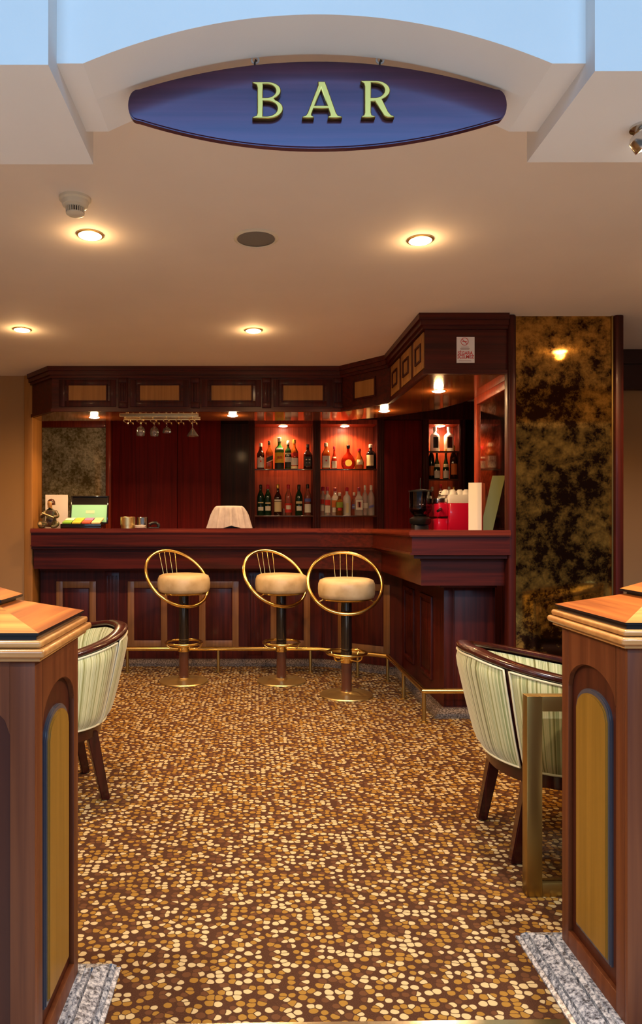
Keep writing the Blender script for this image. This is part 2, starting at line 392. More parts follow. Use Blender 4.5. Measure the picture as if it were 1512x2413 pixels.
ORG = {}
def obj(name, bm, mats, parent=None, smooth=35, world=True):
    me = bpy.data.meshes.new(name)
    if parent is not None and world and parent.name in ORG: bm.transform(Matrix.Translation(-ORG[parent.name]))
    bm.to_mesh(me); bm.free()
    o = bpy.data.objects.new(name, me); COL.objects.link(o)
    for m in (mats if isinstance(mats, (list, tuple)) else [mats]): me.materials.append(MATS[m])
    if smooth:
        for p in me.polygons: p.use_smooth = True
        me.set_sharp_from_angle(angle=math.radians(smooth))
    if parent is not None:
        o.parent = parent
        if parent.name in ORG: ORG[o.name] = ORG[parent.name]
    return o
def tag(o, label, cat, group=None):
    o['label'] = label; o['category'] = cat
    if group: o['group'] = group
    return o
def thing(name, label, cat, loc=(0, 0, 0), rz=0.0, group=None):
    o = bpy.data.objects.new(name, None); COL.objects.link(o); o.empty_display_size = 0.05
    o.location = loc; o.rotation_euler = (0, 0, rz)
    if rz == 0.0: ORG[o.name] = Vector(loc)
    return tag(o, label, cat, group)
def struct(name, bm, mats, parent=None, smooth=35):
    o = obj(name, bm, mats, parent, smooth)
    if parent is None: o['kind'] = 'structure'
    return o
def dup(root, loc, rz, label):
    r = root.copy(); COL.objects.link(r); r.location = loc; r.rotation_euler = (0, 0, rz); r['label'] = label
    for ch in list(root.children):
        c = ch.copy(); COL.objects.link(c); c.parent = r
        for g in list(ch.children):
            d = g.copy(); COL.objects.link(d); d.parent = c
    return r
def frame_boxes(bm, u0, u1, z0, z1, w, v0, v1, M, bev=0.0, mat=0):
    box(bm, u0, u0+w, v0, v1, z0, z1, bev, mat, M); box(bm, u1-w, u1, v0, v1, z0, z1, bev, mat, M)
    box(bm, u0+w, u1-w, v0, v1, z1-w, z1, bev, mat, M); box(bm, u0+w, u1-w, v0, v1, z0, z0+w, bev, mat, M)
def evalmesh(o):
    bpy.context.view_layer.update()
    dg = bpy.context.evaluated_depsgraph_get()
    return bpy.data.meshes.new_from_object(o.evaluated_get(dg), depsgraph=dg)
def text_part(name, s, size, mat, parent, M, depth=0.0004, sx=1.0, bold=0.0):
    c = bpy.data.curves.new('tmp_text', 'FONT'); c.body = s; c.size = size; c.align_x = 'CENTER'; c.align_y = 'CENTER'
    c.extrude = depth; c.offset = bold
    t = bpy.data.objects.new('tmp_text', c); COL.objects.link(t)
    me = evalmesh(t); bpy.data.objects.remove(t); bpy.data.curves.remove(c)
    me.transform(M @ Matrix.Diagonal((sx, 1, 1, 1)))
    me.materials.clear(); me.materials.append(MATS[mat])
    o = bpy.data.objects.new(name, me); COL.objects.link(o); o.parent = parent
    return o

# ------------------------------------------------------------------ the room
CZ = 2.38
bm = B(); box(bm, -3.6, 3.4, 1.62, 7.3, -0.10, 0.0); struct('floor', bm, 'carpet', smooth=0)
bm = B(); box(bm, -3.6, 3.4, -6.0, 1.62, -0.10, 0.0); struct('floor_lobby', bm, 'lobby_stone', smooth=0)
bm = B(); prism(bm, [(-0.36, 1.59), (0.73, 1.60), (0.73, 1.650), (-0.36, 1.632)], 0.0, 0.004, 'xy'); struct('trim_threshold', bm, 'steel', smooth=0)
bm = B(); box(bm, -3.6, 3.4, 1.72, 7.3, CZ, CZ+0.12); struct('ceiling', bm, 'ceiling_paint', smooth=0)
# header wall with the arch: a front layer and a slightly higher rear layer
def arch(bm, y0, y1, lift):
    xs = [-0.365+0.985*i/64 for i in range(65)]
    pts = [(-0.42, 3.2), (-0.42, 2.137), (-0.372, 2.137)]
    for x in xs:
        u = (x-0.1275)/0.4925
        pts.append((x, 2.137+(0.103+lift)*(1-u*u)))
    pts += [(0.627, 2.137), (0.69, 2.137), (0.69, 3.2)]
    prism(bm, pts, y0, y1, 'xz')
bm = B(); arch(bm, 1.47, 1.595, 0.0); arch(bm, 1.595, 1.725, 0.016); struct('wall_front', bm, 'header_paint', smooth=20)
bm = B(); box(bm, -3.6, -0.42, 1.41, 1.80, 2.095, 3.2); struct('beam_left', bm, 'header_paint', smooth=0)
bm = B(); box(bm, 0.69, 3.4, 1.43, 1.79, 2.095, 3.2); struct('beam_right', bm, 'header_paint', smooth=0)
bm = B(); box(bm, -3.6, -1.895, 5.72, 5.92, 0, CZ); struct('wall_left', bm, 'wall_paint', smooth=0)
bm = B(); box(bm, -1.895, -1.825, 5.70, 5.95, 0, CZ, 0.006); struct('trim_1', bm, 'inlay_wood')
bm = B(); box(bm, -3.72, -3.6, 1.41, 5.92, 0, CZ); struct('wall_side_left', bm, 'wall_paint', smooth=0)
bm = B(); box(bm, 3.4, 3.52, 1.41, 5.1, 0, CZ); struct('wall_side_right', bm, 'wall_paint', smooth=0)
bm = B(); box(bm, 2.13, 3.4, 4.93, 5.05, 0, CZ); struct('wall_right', bm, 'wall_paint', smooth=0)
bm = B(); box(bm, 2.13, 3.4, 4.86, 4.93, 2.11, CZ); box(bm, 2.13, 3.4, 4.84, 4.93, 2.28, CZ, 0.004); struct('trim_2', bm, 'cornice_dark', smooth=0)
bm = B(); box(bm, -2.27, -2.17, 5.92, 7.3, 0, CZ); struct('wall_bar_left', bm, 'mahogany', smooth=0)
bm = B(); box(bm, 2.30, 2.42, 5.05, 7.3, 0, CZ); struct('wall_bar_right', bm, 'mahogany', smooth=0)
# back wall: plain behind the cabinets
bm = B(); box(bm, -2.27, 2.42, 7.20, 7.3, 0, CZ); struct('wall_back', bm, 'mahogany', smooth=0)
# pier behind the big mirror, its inner side carries the small mirror
bm = B(); box(bm, 1.525, 2.06, 4.10, 4.83, 0, CZ); struct('column_right', bm, 'mahogany', smooth=0)

# ------------------------------------------------------------------ bar counter
BODY = [(-1.80, 5.83), (0.55, 5.83), (1.13, 5.45), (1.14, 4.28), (1.455, 4.28)]
t = thing('bar_counter', 'dark red mahogany bar counter front with tan rectangular inlay frames', 'bar counter', (0, 5.6, 0))
bm = B(); strip(bm, BODY, offs(BODY, -0.10), 0.05, 0.97); obj('body', bm, 'mahogany', t)
bm = B(); AP = offs(BODY, 0.18)
strip(bm, AP, offs(BODY, 0.0), 0.81, 0.97); strip(bm, offs(BODY, 0.188), AP, 0.955, 0.97)
AP2 = offs(BODY, 0.03); strip(bm, AP2, offs(BODY, 0.0), 0.785, 0.81); obj('apron', bm, 'mahogany_x', t)
bm = B()
strip(bm, offs(BODY, 0.022), offs(BODY, -0.05), 0.0, 0.05); strip(bm, offs(BODY, 0.055), offs(BODY, 0.022), 0.0, 0.022, 0.045)
strip(bm, offs(BODY, 0.072), offs(BODY, 0.055), 0.0, 0.016); obj('plinth', bm, 'granite_warm_dim', t)
M0 = segM(BODY[0], BODY[1])
for i in range(4):
    u = -1.668+0.594*i+1.80
    bm = B(); frame_boxes(bm, u, u+0.329, 0.149, 0.693, 0.053, -0.006, 0.01, M0, 0.0015); obj('inlay_frame', bm, 'frame_wood', t)
    bm = B(); box(bm, u+0.06, u+0.269, -0.004, 0.01, 0.209, 0.633, 0.003, 0, M0); obj('panel', bm, 'mahogany', t)
for i in range(5):
    uc = -1.668+0.594*i-0.1325+1.80
    if i == 0: continue
    bm = B()
    for k in range(4): box(bm, uc-0.045+k*0.026, uc-0.033+k*0.026, -0.010, 0.01, 0.12, 0.74, 0.003, 0, M0)
    box(bm, uc-0.06, uc+0.06, -0.004, 0.01, 0.08, 0.78, 0.002, 0, M0); obj('pilaster', bm, 'mahogany', t)
M1 = segM(BODY[1], BODY[2]); L1 = (Vector(BODY[2])-Vector(BODY[1])).length
bm = B(); frame_boxes(bm, 0.14, L1-0.10, 0.149, 0.693, 0.053, -0.006, 0.01, M1, 0.0015); obj('inlay_frame', bm, 'frame_wood', t)
bm = B(); box(bm, 0.20, L1-0.16, -0.004, 0.01, 0.209, 0.633, 0.003, 0, M1); obj('panel', bm, 'mahogany', t)
M2 = segM(BODY[2], BODY[3])
for u0, u1 in ((0.10, 0.42), (0.60, 0.92)):
    bm = B(); frame_boxes(bm, u0, u1, 0.16, 0.70, 0.03, -0.014, 0.01, M2, 0.004); obj('panel_moulding', bm, 'mahogany', t)
    bm = B(); box(bm, u0+0.05, u1-0.05, -0.008, 0.01, 0.21, 0.65, 0.004, 0, M2); obj('panel', bm, 'mahogany', t)
M3 = segM(BODY[3], BODY[4])
bm = B(); box(bm, 0.0, 0.055, -0.008, 0.01, 0.06, 0.785, 0.003, 0, M3); box(bm, 0.065, 0.31, -0.004, 0.01, 0.06, 0.785, 0.002, 0, M3); obj('corner_stile', bm, 'mahogany', t)
CT = 1.135
t = thing('countertop', 'long polished mahogany countertop with moulded edge along the bar', 'countertop', (0, 5.5, 0.97))
bm = B(); bk = offs(BODY, -0.06)
strip(bm, offs(BODY, 0.262), bk, CT-0.008, CT); strip(bm, offs(BODY, 0.27), bk, CT-0.030, CT-0.008); strip(bm, offs(BODY, 0.262), bk, CT-0.038, CT-0.030)
obj('slab', bm, 'mahogany_gloss', t)
bm = B(); strip(bm, offs(BODY, 0.25), offs(BODY, 0.0), 1.005, CT-0.038); strip(bm, offs(BODY, 0.262), offs(BODY, 0.0), 0.992, 1.005)
strip(bm, offs(BODY, 0.235), offs(BODY, 0.0), 0.97, 0.992, z0b=0.97); obj('edge_moulding', bm, 'mahogany_x', t)
# foot rail
t = thing('foot_rail', 'brass foot rail on short posts along the bar base', 'foot rail', (0, 5.4, 0))
RP = [(-1.75, 5.52), (0.49, 5.52), (0.975, 5.22), (0.985, 4.13), (1.44, 4.13)]
bm = B(); tube(bm, [(x, y, 0.186) for x, y in RP], 0.0165, 14); obj('rail', bm, 'brass', t)
for x, y in [(-1.60, 5.52), (PX(300, 5.52), 5.52), (PX(514, 5.52), 5.52), (PX(731, 5.52), 5.52), (0.77, 5.347), (0.975, 5.22), (0.98, 4.68), (0.985, 4.13)]:
    bm = B(); lathe(bm, [(0.022, 0), (0.022, 0.006), (0.012, 0.010), (0.012, 0.178), (0.018, 0.182)], 14, Matrix.Translation((x, y, 0))); obj('post', bm, 'brass_old', t)

# ------------------------------------------------------------------ canopy over the bar
CB = [(-1.825, 5.69), (-1.58, 5.40), (0.65, 5.40), (0.955, 5.03), (0.972, 4.05), (1.445, 4.05)]
FB = 2.04
t = thing('bar_canopy', 'dark mahogany canopy over the bar with tan inlaid panels under the ceiling', 'canopy', (0, 5.4, FB))
bm = B(); strip(bm, CB, offs(CB, -0.05), FB, CZ); obj('fascia', bm, 'mahogany_x', t)
bm = B(); strip(bm, offs(CB, 0.045), CB, 2.345, CZ); strip(bm, offs(CB, 0.032), CB, 2.315, 2.345); strip(bm, offs(CB, 0.018), CB, 2.295, 2.315); obj('cornice', bm, 'mahogany_x', t)
bm = B(); strip(bm, offs(CB, 0.012), CB, FB-0.004, FB+0.020); obj('lower_bead', bm, 'mahogany_x', t)
REAR = [(-1.825, 5.90), (-1.60, 5.88), (0.72, 5.86), (1.05, 5.66), (1.36, 5.30), (1.50, 4.86)]
# soffit: one board between the fascia and the rear line, densified so both edges follow
def dens(poly, n):
    P = [Vector(p) for p in poly]; L = [0]
    for a, b_ in zip(P, P[1:]): L.append(L[-1]+(b_-a).length)
    out = []
    for k in range(n+1):
        s = L[-1]*k/n; i = max(j for j in range(len(L)) if L[j] <= s+1e-9); i = min(i, len(P)-2)
        f = (s-L[i])/(L[i+1]-L[i]); out.append(tuple(P[i].lerp(P[i+1], f)))
    return out
bm = B()
prism(bm, offs(CB, -0.02)[:-1]+[(1.444, 4.07), (1.444, 4.105), (1.49, 4.105)]+list(reversed(REAR)), FB, FB+0.02, 'xy'); bm.transform(Matrix.Translation((0, 0, -0.003))); obj('soffit', bm, 'soffit_wood', t)
bm = B(); strip(bm, REAR, offs(REAR, -0.02), FB, CZ); obj('rear_board', bm, 'mahogany_x', t)
MC = segM(CB[1], CB[2])
for k, (a, b_) in enumerate(((162, 250), (330, 422), (498, 592), (667, 760))):
    u0, u1 = PX(a, 5.4)+1.58, PX(b_, 5.4)+1.58
    bm = B(); frame_boxes(bm, u0-0.012, u1+0.012, 2.111, 2.250, 0.012, -0.010, 0.01, MC, 0.003); frame_boxes(bm, u0-0.075, u1+0.075, 2.075, 2.283, 0.045, -0.006, 0.01, MC, 0.002); obj('panel_moulding', bm, 'mahogany', t)
    bm = B(); box(bm, u0, u1, -0.004, 0.01, 2.123, 2.238, 0, 0, MC); obj('inlay', bm, 'inlay_wood', t)
for a in (290, 460, 628, 796):
    uc = PX(a, 5.4)+1.58
    bm = B()
    for k in range(3): box(bm, uc-0.026+k*0.019, uc-0.014+k*0.019, -0.018, 0.0, 2.115, 2.25, 0.003, 0, MC)
    box(bm, uc-0.035, uc+0.035, -0.012, 0.01, 2.065, 2.293, 0.002, 0, MC)
    box(bm, uc-0.030, uc+0.030, -0.020, 0.0, 2.070, 2.105, 0.003, 0, MC); box(bm, uc-0.030, uc+0.030, -0.020, 0.0, 2.258, 2.293, 0.003, 0, MC)
    obj('pilaster', bm, 'mahogany', t)
MF = segM(CB[2], CB[3]); LF = (Vector(CB[3])-Vector(CB[2])).length
bm = B(); frame_boxes(bm, 0.13, LF-0.13, 2.105, 2.255, 0.014, -0.010, 0.01, MF, 0.003); obj('panel_moulding', bm, 'mahogany', t)
bm = B(); box(bm, 0.144, LF-0.144, -0.004, 0.01, 2.12, 2.24, 0, 0, MF); obj('inlay', bm, 'inlay_wood', t)
MR = segM(CB[3], CB[4]); LR = (Vector(CB[4])-Vector(CB[3])).length
for y0, y1 in ((4.07, 4.31), (4.38, 4.64), (4.71, 4.97)):
    u0, u1 = 5.03-y1, 5.03-y0
    bm = B(); frame_boxes(bm, u0, u1, 2.075, 2.285, 0.05, -0.006, 0.01, MR, 0.002); obj('inlay_frame', bm, 'inlay_wood', t)
    bm = B(); frame_boxes(bm, u0+0.05, u1-0.05, 2.125, 2.235, 0.014, -0.012, 0.01, MR, 0.003); obj('panel_moulding', bm, 'mahogany', t)
    bm = B(); box(bm, u0+0.064, u1-0.064, -0.004, 0.01, 2.139, 2.221, 0, 0, MR); obj('inlay', bm, 'inlay_wood', t)
# left chamfer panel of the canopy
# ------------------------------------------------------------------ big antique mirror on the pier
t = thing('antique_mirror_panel', 'tall gold and black mottled antique mirror between dark wood posts', 'mirror', (1.78, 4.09, 0))
bm = B(); box(bm, 1.487, 2.062, 4.075, 4.10, 0.0, CZ); obj('mirror_pane', bm, 'antique_gold', t)
bm = B(); box(bm, 1.445, 1.495, 4.03, 4.10, 0.0, CZ, 0.015, segs=3); obj('post', bm, 'mahogany', t)
bm = B(); box(bm, 2.068, 2.118, 4.04, 4.10, 0.0, CZ, 0.010); obj('post', bm, 'mahogany', t)
bm = B(); box(bm, 2.060, 2.069, 4.066, 4.10, 0.0, CZ); obj('beading', bm, 'brass_old', t)
bm = B(); box(bm, 2.06, 2.13, 4.10, 5.0, 0, CZ); struct('wall_pier', bm, 'mahogany', smooth=0)
# side mirror on the pier, facing into the bar
t = thing('side_mirror', 'antique mirror in orange wood frame beside the olive menu', 'mirror', (1.52, 4.55, 1.12))
bm = B(); box(bm, 1.512, 1.525, 4.14, 4.78, 1.13, 1.985); obj('mirror_pane', bm, 'antique_side', t)
bm = B(); box(bm, 1.497, 1.525, 4.78, 4.83, 1.13, FB, 0.004); box(bm, 1.497, 1.525, 4.12, 4.78, 1.985, FB, 0.004); obj('frame', bm, 'alcove_wood', t)
# no smoking notice on the canopy front
t = thing('no_smoking_notice', 'white paper no smoking notice with red lettering on the canopy', 'notice', (PX(1096, 4.05), 4.045, PZ(825, 4.05)))
bm = B(); hw, hh = 21*4.05/1650, 30.5*4.05/1650
box(bm, -hw, hw, 0.0, 0.004, -hh, hh); obj('sheet', bm, 'white_paper', t, 0, world=False)
RX = Matrix.Rotation(PI/2, 4, 'X')
def at(x, y, z): return Matrix.Translation((x, y, z)) @ RX
text_part('lettering', 'S\u0130GARA', 0.0265, 'print_red', t, at(-0.002, -0.0008, -0.0195), sx=0.90, bold=0.00045)
text_part('lettering', '\u0130\u00c7\u0130LMEZ', 0.0265, 'print_red', t, at(0.0, -0.0008, -0.041), sx=0.92, bold=0.00045)
bm = B(); ring = [(0.021*math.cos(2*PI*i/36), -0.0008, 0.021*math.sin(2*PI*i/36)) for i in range(36)]
tube(bm, ring, 0.0016, 6, True); tube(bm, [(-0.014, -0.001, 0.014), (0.014, -0.001, -0.014)], 0.0016, 6)
box(bm, -0.013, 0.013, -0.0012, 0, -0.0022, 0.0022); bm.transform(Matrix.Translation((-0.006, 0, 0.048))); obj('symbol', bm, 'print_red', t, 0, world=False)
for zz, w in ((0.0165, 0.023), (0.008, 0.027), (0.0025, 0.025), (-0.064, 0.036)):
    bm = B(); box(bm, -0.004-w, -0.004+w, -0.0006, 0.0, zz-0.0012, zz+0.0012); obj('printed_line', bm, 'print_grey', t, 0, world=False)

# ------------------------------------------------------------------ back bar
YB = 6.9
def bx(px): return PX(px, YB)
t = thing('wall_mirror', 'mottled grey gold mirror in red wood frame behind the seated figurine', 'mirror', (-1.8, 6.9, 1.0))
bm = B(); box(bm, -2.165, -1.487, 6.94, 6.97, 0.9, 2.125); obj('mirror_pane', bm, 'antique_grey', t)
bm = B(); box(bm, -1.487, bx(262), 6.88, 6.99, 0.9, 2.2, 0.008); box(bm, -2.168, -1.487, 6.90, 6.99, 2.125, 2.2, 0.004); box(bm, -2.168, -2.125, 6.90, 6.94, 0.9, 2.125, 0.004); obj('frame', bm, 'alcove_wood', t)
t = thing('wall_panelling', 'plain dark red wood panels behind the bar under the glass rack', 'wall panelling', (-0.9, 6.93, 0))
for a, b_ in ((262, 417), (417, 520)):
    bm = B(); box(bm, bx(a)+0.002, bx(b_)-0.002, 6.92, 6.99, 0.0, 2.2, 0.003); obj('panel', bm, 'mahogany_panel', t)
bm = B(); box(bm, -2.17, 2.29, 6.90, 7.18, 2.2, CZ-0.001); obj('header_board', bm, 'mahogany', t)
def cabinet(name, label, bays, x0, x1, shelves, loc, top=2.155):
    t = thing(name, label, 'shelf cabinet', loc)
    edges = [x0]+[e for b_ in bays for e in b_]+[x1]
    for i in range(0, len(edges), 2):
        a, c = edges[i], edges[i+1]
        bm = B(); box(bm, a, c, YB, 7.16, 0.0, 2.199)
        n = max(2, int((c-a)/0.02))
        for k in range(n): 
            xx = a+(c-a)*(k+0.5)/n; box(bm, xx-0.006, xx+0.006, YB-0.007, YB, 0.9, 2.199, 0.003)
        obj('pilaster', bm, 'mahogany', t)
    for a, c in bays:
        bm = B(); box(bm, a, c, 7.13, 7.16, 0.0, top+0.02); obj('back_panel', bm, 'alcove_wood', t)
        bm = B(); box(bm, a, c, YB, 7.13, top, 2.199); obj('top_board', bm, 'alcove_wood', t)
        bm = B(); box(bm, a, c, YB+0.01, 7.13, 0.0, 1.06); obj('base_board', bm, 'mahogany', t)
        for z in shelves:
            bm = B(); box(bm, a, c, YB+0.015, 7.128, z-0.009, z); obj('shelf', bm, 'glass_shelf', t, 0)
            bm = B(); box(bm, a, c, YB+0.006, YB+0.0149, z-0.016, z, 0.002); obj('shelf_edge', bm, 'brown_lacquer', t)
    return t
BAYL, BAYM, BAYR = (bx(600), bx(737)), (bx(755), bx(888)), (bx(1010), bx(1082))
ZU, ZL = 1.716, 1.255
cabinet('bottle_cabinet', 'mahogany two-bay shelf cabinet full of bottles behind the bar', [BAYL, BAYM], bx(585), bx(905), (ZU, ZL), (0.6, 7.0, 0))
ZRU, ZRM, ZRL = PZ(1065, 7.0), PZ(1130, 7.0), 1.255
cabinet('bottle_cabinet', 'narrow red-lit shelf cabinet of bottles behind the red coffee machine', [BAYR], bx(996), bx(1096), (ZRU, ZRM, ZRL), (1.84, 7.0, 0))
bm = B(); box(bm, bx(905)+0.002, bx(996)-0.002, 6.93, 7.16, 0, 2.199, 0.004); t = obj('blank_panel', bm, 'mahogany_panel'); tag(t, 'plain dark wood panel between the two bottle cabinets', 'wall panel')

# ------------------------------------------------------------------ bottles
PROF = {
 'wine':   [(0.90, 0), (1.0, 0.02), (1.0, 0.56), (0.93, 0.64), (0.66, 0.73), (0.42, 0.79), (0.36, 0.84), (0.36, 0.97), (0.38, 0.97), (0.38, 0.99)],
 'whisky': [(0.92, 0), (1.0, 0.02), (1.0, 0.54), (0.95, 0.60), (0.70, 0.67), (0.44, 0.73), (0.36, 0.80), (0.36, 0.97), (0.38, 0.99)],
 'round':  [(0.92, 0), (1.0, 0.02), (1.0, 0.58), (0.96, 0.64), (0.80, 0.69), (0.45, 0.74), (0.34, 0.78), (0.34, 0.97), (0.36, 0.99)],
 'bulb':   [(0.75, 0), (0.95, 0.04), (1.0, 0.18), (0.98, 0.34), (0.82, 0.48), (0.55, 0.60), (0.36, 0.70), (0.30, 0.80), (0.30, 0.97), (0.34, 0.99)],
 'flask':  [(0.55, 0), (0.80, 0.06), (0.97, 0.18), (1.0, 0.30), (0.95, 0.42), (0.72, 0.55), (0.42, 0.63), (0.24, 0.70), (0.20, 0.80), (0.20, 0.97), (0.22, 0.99)],
}
def rad_at(kind, f):
    p = PROF[kind]
    for (r0, z0), (r1, z1) in zip(p, p[1:]):
        if z0 <= f <= z1 and z1 > z0: return r0+(r1-r0)*(f-z0)/(z1-z0)
    return p[-1][0]
def patch(bm, kind, R, H, f0, f1, half, sq, flat, mat=0, slant=0.0, off=0.0009):
    tt = bmesh.new(); n = 14; rows = []
    for j in range(7):
        row = []
        for i in range(n+1):
            u = i/n*2-1
            f = f0+(f1-f0)*j/6+slant*u
            r = R*rad_at(kind, f)+off; a = -PI/2+half*u; c, s = math.cos(a), math.sin(a)
            k = (abs(c)**sq+abs(s)**sq)**(-1/sq) if sq else 1
            row.append(tt.verts.new((r*k*c, r*k*s*flat-(off if flat < 1 else 0), f*H)))
        rows.append(row)
    for a, b_ in zip(rows, rows[1:]):
        for i in range(n): tt.faces.new((a[i], a[i+1], b_[i+1], b_[i]))
    for f in tt.faces: f.material_index = mat
    merge(bm, tt)
def bottle(label, px, z, top, w, kind, glass, cap, labs, sq=0, rz=0.0, Y=7.0, flat=1.0, capf=0.86, text=None, group=None, seal=None):
    H = PZ(top, Y)-z; R = w/2*Y/FPX
    t = thing('liquor_bottle', label, 'bottle', (PX(px, Y), Y, z), rz if rz else 0.0, group)
    bm = B(); lathe(bm, [(r*R, f*H) for r, f in PROF[kind]], 28, None, 0, sq, flat); obj('glass_body', bm, glass, t, 40, world=False)
    bm = B(); rc = 0.40*R if kind not in ('flask',) else 0.24*R
    if kind in ('bulb',): rc = 0.36*R
    rc = max(rc, 0.0085)
    lathe(bm, [(rc, capf*H), (rc*1.05, (capf+0.01)*H), (rc*1.05, 0.985*H), (rc*0.8, 1.0*H)], 18); obj('cap', bm, cap, t, 40, world=False)
    for f0, f1, half, m, slant in labs:
        bm = B(); patch(bm, kind, R, H, f0, f1, half, sq, flat, 0, slant); obj('paper_label', bm, m, t, 60, world=False)
    if seal:
        f, rr, m = seal
        bm = B(); lathe(bm, [(rr, 0), (rr, 0.0008)], 20, Matrix.Translation((0, -R*rad_at(kind, f)*(flat if flat < 1 else 1)-0.0022, f*H)) @ RX); obj('seal', bm, m, t, 40, world=False)
    if text:
        s, size, f, m = text
        text_part('lettering', s, size, m, t, Matrix.Translation((0, -R-0.0028, f*H)) @ RX, 0.0003, 0.95, 0.0004)
    return t
GU, GL, GM, GN, GA, GB, GC = ('bottles on the upper shelf of the first bay', 'bottles on the lower shelf of the first bay', 'bottles on the upper shelf of the second bay',
    'bottles on the lower shelf of the second bay', 'bottles on the top shelf of the narrow cabinet', 'bottles on the middle shelf of the narrow cabinet', 'bottles on the bottom shelf of the narrow cabinet')
q = 0.9
bottle('white-capped dark amber bottle with low cream label, upper shelf, nearest the rack', 614, ZU, 1044, 18, 'whisky', 'glass_dark', 'cap_white', [(0.06, 0.44, 1.0, 'label_white', 0)], group=GU, seal=(0.30, 0.008, 'label_red'))
bottle('square red-brown bottle with slanted black label and dark cap on upper shelf', 634, ZU, 1039, 17, 'whisky', 'glass_amber', 'cap_black', [(0.30, 0.44, 0.75, 'label_black', 0.05), (0.26, 0.29, 0.75, 'label_cream', 0.05)], sq=6, rz=0.15, group=GU)
bottle('green bottle with yellow label lettered J&B on the upper shelf', 658, ZU, 1031, 22, 'round', 'glass_jade', 'cap_white', [(0.20, 0.52, 1.25, 'label_yellow', 0), (0.02, 0.19, 1.3, 'label_black', 0), (0.60, 0.66, 0.8, 'label_white', 0)], group=GU, text=('J&B', 0.040, 0.36, 'print_red'))
bottle('dark green bottle with black and white label just right of the J&B bottle', 678.6, ZU, 1038.5, 17, 'round', 'glass_green', 'cap_white', [(0.25, 0.42, 1.1, 'label_white', 0), (0.08, 0.24, 1.1, 'label_black', 0), (0.52, 0.57, 1.0, 'label_cream', 0)], group=GU)
bottle('gold-topped amber bottle with red shoulder band and white label', 693, ZU, 1036, 19, 'whisky', 'glass_amber', 'cap_gold', [(0.42, 0.54, 1.2, 'label_red', 0), (0.14, 0.38, 1.0, 'label_white', 0), (0.02, 0.10, 1.2, 'label_cream', 0)], group=GU)
bottle('square black-labelled dark bottle standing alone at the upper shelf end', 724.5, ZU, 1047, 20, 'whisky', 'glass_dark', 'cap_black', [(0.12, 0.48, 0.72, 'label_black', 0), (0.36, 0.40, 0.5, 'label_white', 0), (0.24, 0.26, 0.45, 'label_white', 0)], sq=6, group=GU)
bottle('squarish bourbon bottle with large cream label and white cap', 767.5, ZU, 1043.5, 20, 'whisky', 'glass_amber', 'cap_white', [(0.06, 0.50, 0.78, 'label_white', 0)], sq=5, group=GM, seal=(0.32, 0.009, 'label_red'))
bottle('small red liqueur bottle with white label and dark red cap', 787, ZU, 1052, 14, 'bulb', 'glass_red', 'cap_crimson', [(0.05, 0.36, 0.9, 'label_white', 0), (0.48, 0.54, 0.9, 'label_white', 0)], group=GM)
bottle('round flat cognac flask with gold disc on its front', 820, ZU, 1049, 33, 'flask', 'glass_red', 'cap_black', [], flat=0.42, group=GM, seal=(0.26, 0.034, 'cap_gold'))
bottle('pear-shaped brandy bottle with heart-like cream label and red cap', 846, ZU, 1057, 22, 'bulb', 'glass_amber', 'cap_red', [(0.22, 0.46, 0.7, 'label_cream', 0)], group=GM, seal=(0.30, 0.010, 'label_white'))
bottle('black bottle with tall cream label and white capsule beside the brandy', 873, ZU, 1047, 22, 'round', 'glass_black', 'cap_white', [(0.14, 0.56, 0.85, 'label_cream', 0)], group=GM, rz=-0.35)
bottle('black-green vermouth bottle with black cap at the first bay lower shelf end', 614, ZL, 1142, 17, 'wine', 'glass_green', 'cap_black', [(0.16, 0.28, 0.8, 'label_white', 0), (0.40, 0.43, 0.8, 'label_cream', 0)], group=GL)
bottle('dark green vermouth bottle with red cap and pale label', 631, ZL, 1142, 17, 'wine', 'glass_green', 'cap_red', [(0.16, 0.30, 0.8, 'label_white', 0), (0.38, 0.42, 0.8, 'label_cream', 0)], group=GL)
bottle('brown bottle with tall cream label and yellow gold cap on lower shelf', 654.5, ZL, 1141, 18, 'whisky', 'glass_dark', 'cap_gold', [(0.12, 0.44, 1.1, 'label_cream', 0), (0.46, 0.51, 1.1, 'label_white', 0)], group=GL)
bottle('rose-coloured vermouth bottle with red label and red cap', 679, ZL, 1142, 17, 'wine', 'glass_rose', 'cap_red', [(0.10, 0.40, 1.3, 'label_red', 0), (0.20, 0.33, 0.7, 'label_white', 0)], group=GL)
bottle('green vermouth bottle with foil-banded black cap, lower shelf', 704, ZL, 1142, 18, 'wine', 'glass_green', 'cap_black', [(0.16, 0.30, 0.7, 'label_white', 0), (0.38, 0.46, 0.9, 'label_cream', 0)], group=GL, capf=0.82)
bottle('pale bottle with white label, blue neck band and dark cap', 724.6, ZL, 1141, 17, 'wine', 'glass_rose', 'cap_black', [(0.10, 0.36, 1.0, 'label_white', 0), (0.44, 0.54, 1.0, 'label_blue', 0)], group=GL)
bottle('clear gin bottle with crimson cap at second bay edge, lower shelf', 760.5, ZL, 1147, 18, 'round', 'glass_clear', 'cap_crimson', [(0.40, 0.56, 1.0, 'label_red', 0), (0.16, 0.36, 1.0, 'label_white', 0)], group=GN, Y=7.03)
bottle('clear crimson-capped bottle half hidden beside its twin', 771, ZL, 1147, 15, 'round', 'glass_clear', 'cap_crimson', [(0.36, 0.54, 1.0, 'label_red', 0), (0.10, 0.34, 0.9, 'label_white', 0)], group=GN, Y=6.96)
bottle('square clear bottle with orange label and white patch', 789, ZL, 1149, 20, 'whisky', 'glass_clear', 'cap_red', [(0.30, 0.54, 0.75, 'label_orange', 0), (0.12, 0.28, 0.6, 'label_white', 0)], sq=6, group=GN, Y=7.02)
